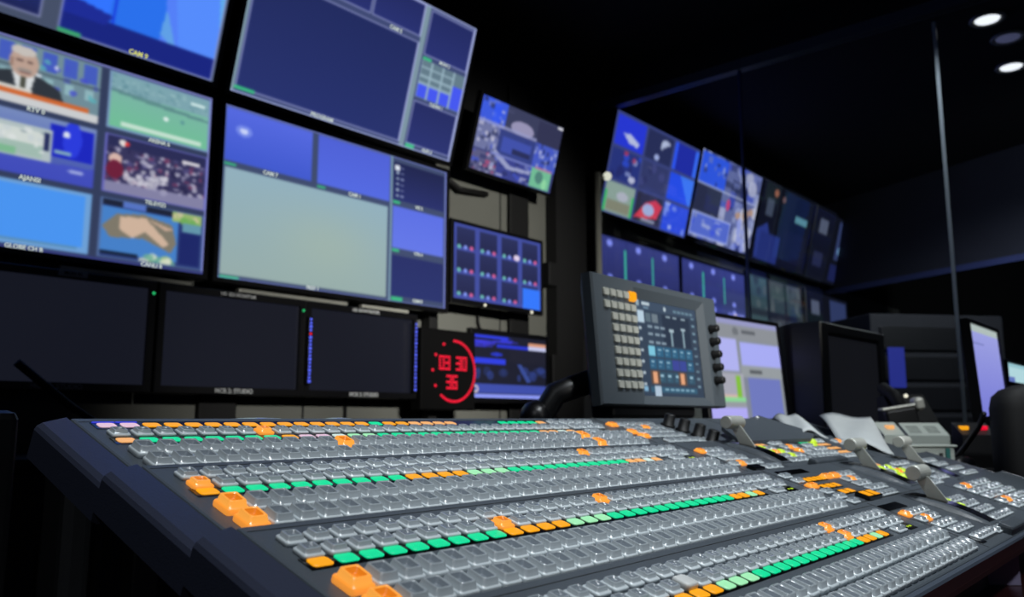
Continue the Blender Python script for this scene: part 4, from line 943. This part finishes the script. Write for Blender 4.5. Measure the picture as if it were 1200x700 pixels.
# button units on the desk behind
def keypad(label, loc, rz, w, d, h, lights=(), ink=True, dark=False):
    t = thing('keypad_unit', label, 'control panel', loc, (0, 0, math.radians(rz)))
    q = MB(); q.prism([(0, 0), (d, 0), (d, h + .03), (0, h)], 0, w, 'x', M['white' if not dark else 'deskk'])
    sl = .03 / d
    if ink:
        for i in range(5):
            for j in range(4):
                for x0 in (.10, .55):
                    x = w * (x0 + i * .06); y = d * (.2 + j * .15); z = h + sl * y + .0004
                    q.box(x, x + w * .036, y, y + d * .09, z, z + .002, M['ink'])
    link('panel_body', q.mesh('panel_body'), t)
    for fx, fy, m in lights:
        q = MB(); x, y = w * fx, d * fy; z = h + .001 + sl * y; q.box(x - .009, x + .009, y - .009, y + .009, z - .004, z + .006, M[m], .002); link('lit_key', q.mesh('lit_key'), t)
    return t
keypad('pale desk panel printed with small dark key legends, right of the large sheet', (2.160, .596, .93), -49, .10, .05, .078)
keypad('narrow dark panel with an orange and a red light at the right', (2.252, .498, .93), -49, .085, .05, .079, ((.2, .5, 'tile_o'), (.75, .5, 'red')), False, True)
keypad('small white panel with a peach lit key beside the large sheet', (2.068, .625, .93), -49, .05, .055, .080, ((.55, .55, 'tile_p'),), False)
keypad('low black panel with one red light behind the crumpled sheet', (1.945, .700, .93), -49, .06, .04, .085, ((.5, .5, 'red'),), False, True)
t = thing('desk_microphone', 'pale bar of a desk device standing before the deep black monitor', 'device', (2.236, .655, .93), (0, math.radians(-9), math.radians(-51)))
q = MB(); q.box(0, .10, 0, .03, .138, .146, M['alu2'], .003); link('bar', q.mesh('bar'), t)
q = MB(); q.box(.085, .11, -.004, .034, .125, .160, M['alu2'], .008); link('head', q.mesh('head'), t)
q = MB(); q.box(.01, .09, .004, .026, .0, .138, M['black'], .006); link('base', q.mesh('base'), t)
t = thing('desk_telephone', 'dark desk telephone with a small white light near the glass joint', 'telephone', (2.52, .72, .93), (0, 0, math.radians(-49)))
q = MB(); q.prism([(0, 0), (.13, 0), (.13, .18), (.09, .19), (0, .10)], 0, .12, 'x', M['matte']); link('telephone_base', q.mesh('telephone_base'), t)
q = MB(); q.tube([(.02, .0, .13), (.02, .06, .185), (.02, .13, .21)], .018, M['matte'], 12); link('handset', q.mesh('handset'), t)
q = MB(); q.ball((.055, .06, .185), .006, M['ledw'], 8); link('status_light', q.mesh('status_light'), t)
# loose grey cover lying over the back right keys
single_q = MB()
A, B_, C2, D_, E_ = [Vector(v) for v in [(1.196, 0.572, 1.015), (1.432, 0.555, 1.015), (1.511, 0.577, 1.024), (1.459, 0.661, 1.055), (1.249, 0.63, 1.036)]]
pts = [A, B_, C2, D_, E_]; th = Vector((0, .001, -.006))
single_q.faces([tuple(p) for p in pts] + [tuple(p + th) for p in pts], [(0, 1, 4), (1, 2, 3), (1, 3, 4), (9, 6, 5), (8, 7, 6), (9, 8, 6)] + [(i, (i + 1) % 5, 5 + (i + 1) % 5, 5 + i) for i in range(5)], M['panel'])
single_q.ball(tuple(D_ * .9 + A * .1), .003, M['lbl'], 6)
single('dust_cover', single_q, 'flat grey creased cover lying over the back keys beside the leftmost lever', 'cover')
# dim racks far behind the glass
M['bluedim'] = mat('screen_blue_dim', rgb(10, 10, 50), .3, emit=rgb(38, 46, 130), es=1.)
t = thing('server_rack', 'dim dark rack far behind the glass with a small blue screen', 'rack', (6.1, 1.45, 0), (0, 0, math.radians(-40)))
q = MB(); q.box(-.5, .5, 0, .5, 0, 1.75, M['rackd'], .01); link('rack_body', q.mesh('rack_body'), t)
for i in range(7):
    q = MB(); q.box(-.44, .44, -.02, .0, .3 + i * .2, .46 + i * .2, M['bezel'], .006); link('rack_unit', q.mesh('rack_unit'), t)
q = MB(); q.box(-.40, -.28, -.026, -.02, 1.25, 1.52, M['bluedim'], .003); link('status_screen', q.mesh('status_screen'), t)
# cables on the desk at the right
for i, (pts, lb) in enumerate((([(2.10, .50, .936), (2.12, .47, .98), (2.10, .43, 1.03), (2.06, .41, 1.06)], 'thin black cable curling up before the black chair back'), ([(2.02, .47, .942), (2.05, .46, .955), (2.12, .46, .95), (2.18, .47, .942)], 'black glossy cable bundle lying beyond the console end'))):
    q = MB(); q.tube(pts, .006 if i == 0 else .012, M['bezel'], 8); single('cable', q, lb, 'cable')
t = thing('desk_clutter_box', 'grey crumpled pouch among dark kit beyond the console end', 'pouch', (2.16, .53, .93), (0, 0, math.radians(-30)))
q = MB(); L = [rr(.06, .05, .02, 0), rr(.08, .06, .02, .015), rr(.07, .05, .02, .035, .004), rr(.04, .03, .01, .048, -.004)]; q.loft(L, M['panel']); link('pouch_body', q.mesh('pouch_body'), t)
q = MB(); q.box(-.025, .025, -.026, -.018, .016, .03, M['white'], .004); link('flap', q.mesh('flap'), t)
# lavender grey folder standing under the console front
q = MB(); q.box(0, .05, 0, .004, 0, .058, M['lav'], .001); q.box(.0, .05, .004, .02, 0, .05, M['lav'], .001)
single('document_folder', q, 'lavender-grey folder standing on the dark red desk under the console front', 'folder', (1.44, .300, .80), (0, 0, math.radians(-50)))
# clear film strips on the console's back edge
sheet('film_strip', 'strip of clear film curling on the back edge of the console, left part', [(.425, .728, 1.0485), (.492, .728, 1.0485), (.492, .738, 1.0495), (.425, .738, 1.0495)], 'clear', sag=.001)
sheet('film_strip', 'short scrap of clear film on the console back edge, right of the longer strip', [(.537, .728, 1.0485), (.577, .728, 1.0485), (.577, .738, 1.0495), (.537, .738, 1.0495)], 'clear', sag=.001)
# dark equipment at the far left
t = thing('equipment_rack', 'dark rack of upright fins at the far left beside the console', 'rack', (.30, 1.45, 0), (0, 0, math.radians(8)))
for i, (x, y, h) in enumerate(((-.03, .0, 1.20), (.02, -.10, 1.13), (.05, -.22, 1.06), (.09, -.34, 1.02))):
    q = MB(); q.box(x - .02, x + .02, y - .03, y + .03, 0, h, M['black'], .012); link('fin', q.mesh('fin'), t)
q = MB(); q.box(-.3, .1, .04, .3, 0, 1.02, M['matte'], .01); link('rack_body', q.mesh('rack_body'), t)
q = MB(); q.tube([(.614, 1.9, 1.165), (.731, 1.9, 1.072), (.80, 1.9, 1.03), (.81, 1.9, 0)], .009, M['matte'], 10)
single('support_stand', q, 'dark sloping stand arm in front of the leftmost black monitor', 'stand')
# low cabinet added to hide the lit wall, keeping the left gap dark
t = thing('low_cabinet', 'long low black cabinet under the display wall, mostly hidden behind the console', 'cabinet', (.9, 2.15, 0))
q = MB(); q.box(-2.4, 2.3, .02, .38, .06, .93, M['matte'], .004); q.box(-2.36, 2.26, .06, .36, 0, .06, M['groove']); q.box(-2.42, 2.32, 0, .40, .93, .955, M['matte'], .004); link('cabinet_body', q.mesh('cabinet_body'), t)
for i in range(8):
    q = MB(); x = -2.38 + i * .585; q.box(x, x + .57, .0, .02, .08, .92, M['bezel'], .003); dr = link('door', q.mesh('door'), t)
    q = MB(); q.box(x + .50, x + .52, -.02, .0, .6, .75, M['alu2'], .003); link('door_handle', q.mesh('door_handle'), dr)

# ------------------------------------------------------------------ light
def spot(x, y, z, tx, ty, tz, watts, size, col=(1, 1, 1), rad=.06, blend=.6):
    l = bpy.data.lights.new('lamp', 'SPOT'); l.energy = watts; l.spot_size = math.radians(size); l.spot_blend = blend; l.color = col; l.shadow_soft_size = rad
    o = bpy.data.objects.new('lamp', l); COL.objects.link(o); o.location = (x, y, z)
    o.rotation_euler = (Vector((tx, ty, tz)) - Vector((x, y, z))).to_track_quat('-Z', 'Y').to_euler()
    return o
COOL = (.90, .96, 1.)
# downlights over the operator's place, then some added fill spots
spot(.30, -.15, 2.85, .45, .40, 1.0, 88, 44, COOL, .05)
spot(1.0, -.20, 2.85, 1.0, .40, 1.0, 85, 44, COOL, .05)
spot(1.7, -.20, 2.85, 1.7, .45, 1.0, 52, 52, COOL, .05)
spot(2.4, .2, 2.85, 2.3, .6, 1.0, 18, 44, COOL, .05)
spot(3.30, .50, 2.86, 3.52, .80, 1.5, 34, 70, COOL, .04)  # added to brighten the glass joint, no fixture of the room
spot(-1.3, -.6, 2.85, .1, .5, .9, 36, 40, COOL, .06)  # added from the left to lift the dark side cheek
spot(.5, -1.3, 2.85, 1.75, .5, 1.0, 110, 26, COOL, .06)  # added fill for levers, tray and other faces turned to the camera
# unseen spots added at the rear to light the monitor wall
spot(1.4, -2.9, 2.55, 2.80, 2.66, 1.72, 900, 21, (1., .98, .90), .10, 1.)
spot(.9, -2.9, 2.40, 2.12, 2.66, 1.05, 640, 21, (1., .98, .92), .12, 1.)
# the next room's ceiling lights, then an added spot
spot(4.22, .69, 2.88, 4.6, .9, 0, 70, 100, COOL, .05)
spot(4.90, .71, 2.88, 5.4, 1.0, 0, 110, 140, COOL, .05)
spot(4.8, -1.2, 2.86, 6.6, 1.2, 2.35, 110, 70, COOL, .05, 1.)  # extra spot added to brighten the trunking and navy drop
w = bpy.data.worlds.new('world'); SC.world = w; w.use_nodes = True
w.node_tree.nodes['Background'].inputs[0].default_value = (.5, .6, 1, 1); w.node_tree.nodes['Background'].inputs[1].default_value = .03
SC.view_settings.view_transform = 'Standard'; SC.view_settings.look = 'None'; SC.view_settings.gamma = 1; SC.view_settings.use_curve_mapping = False
SC.view_settings.exposure = 0
SC.cycles.use_denoising = True
SC.cycles.max_bounces = 6; SC.cycles.transparent_max_bounces = 12; SC.cycles.caustics_reflective = False; SC.cycles.caustics_refractive = False
SC.cycles.sample_clamp_indirect = 3
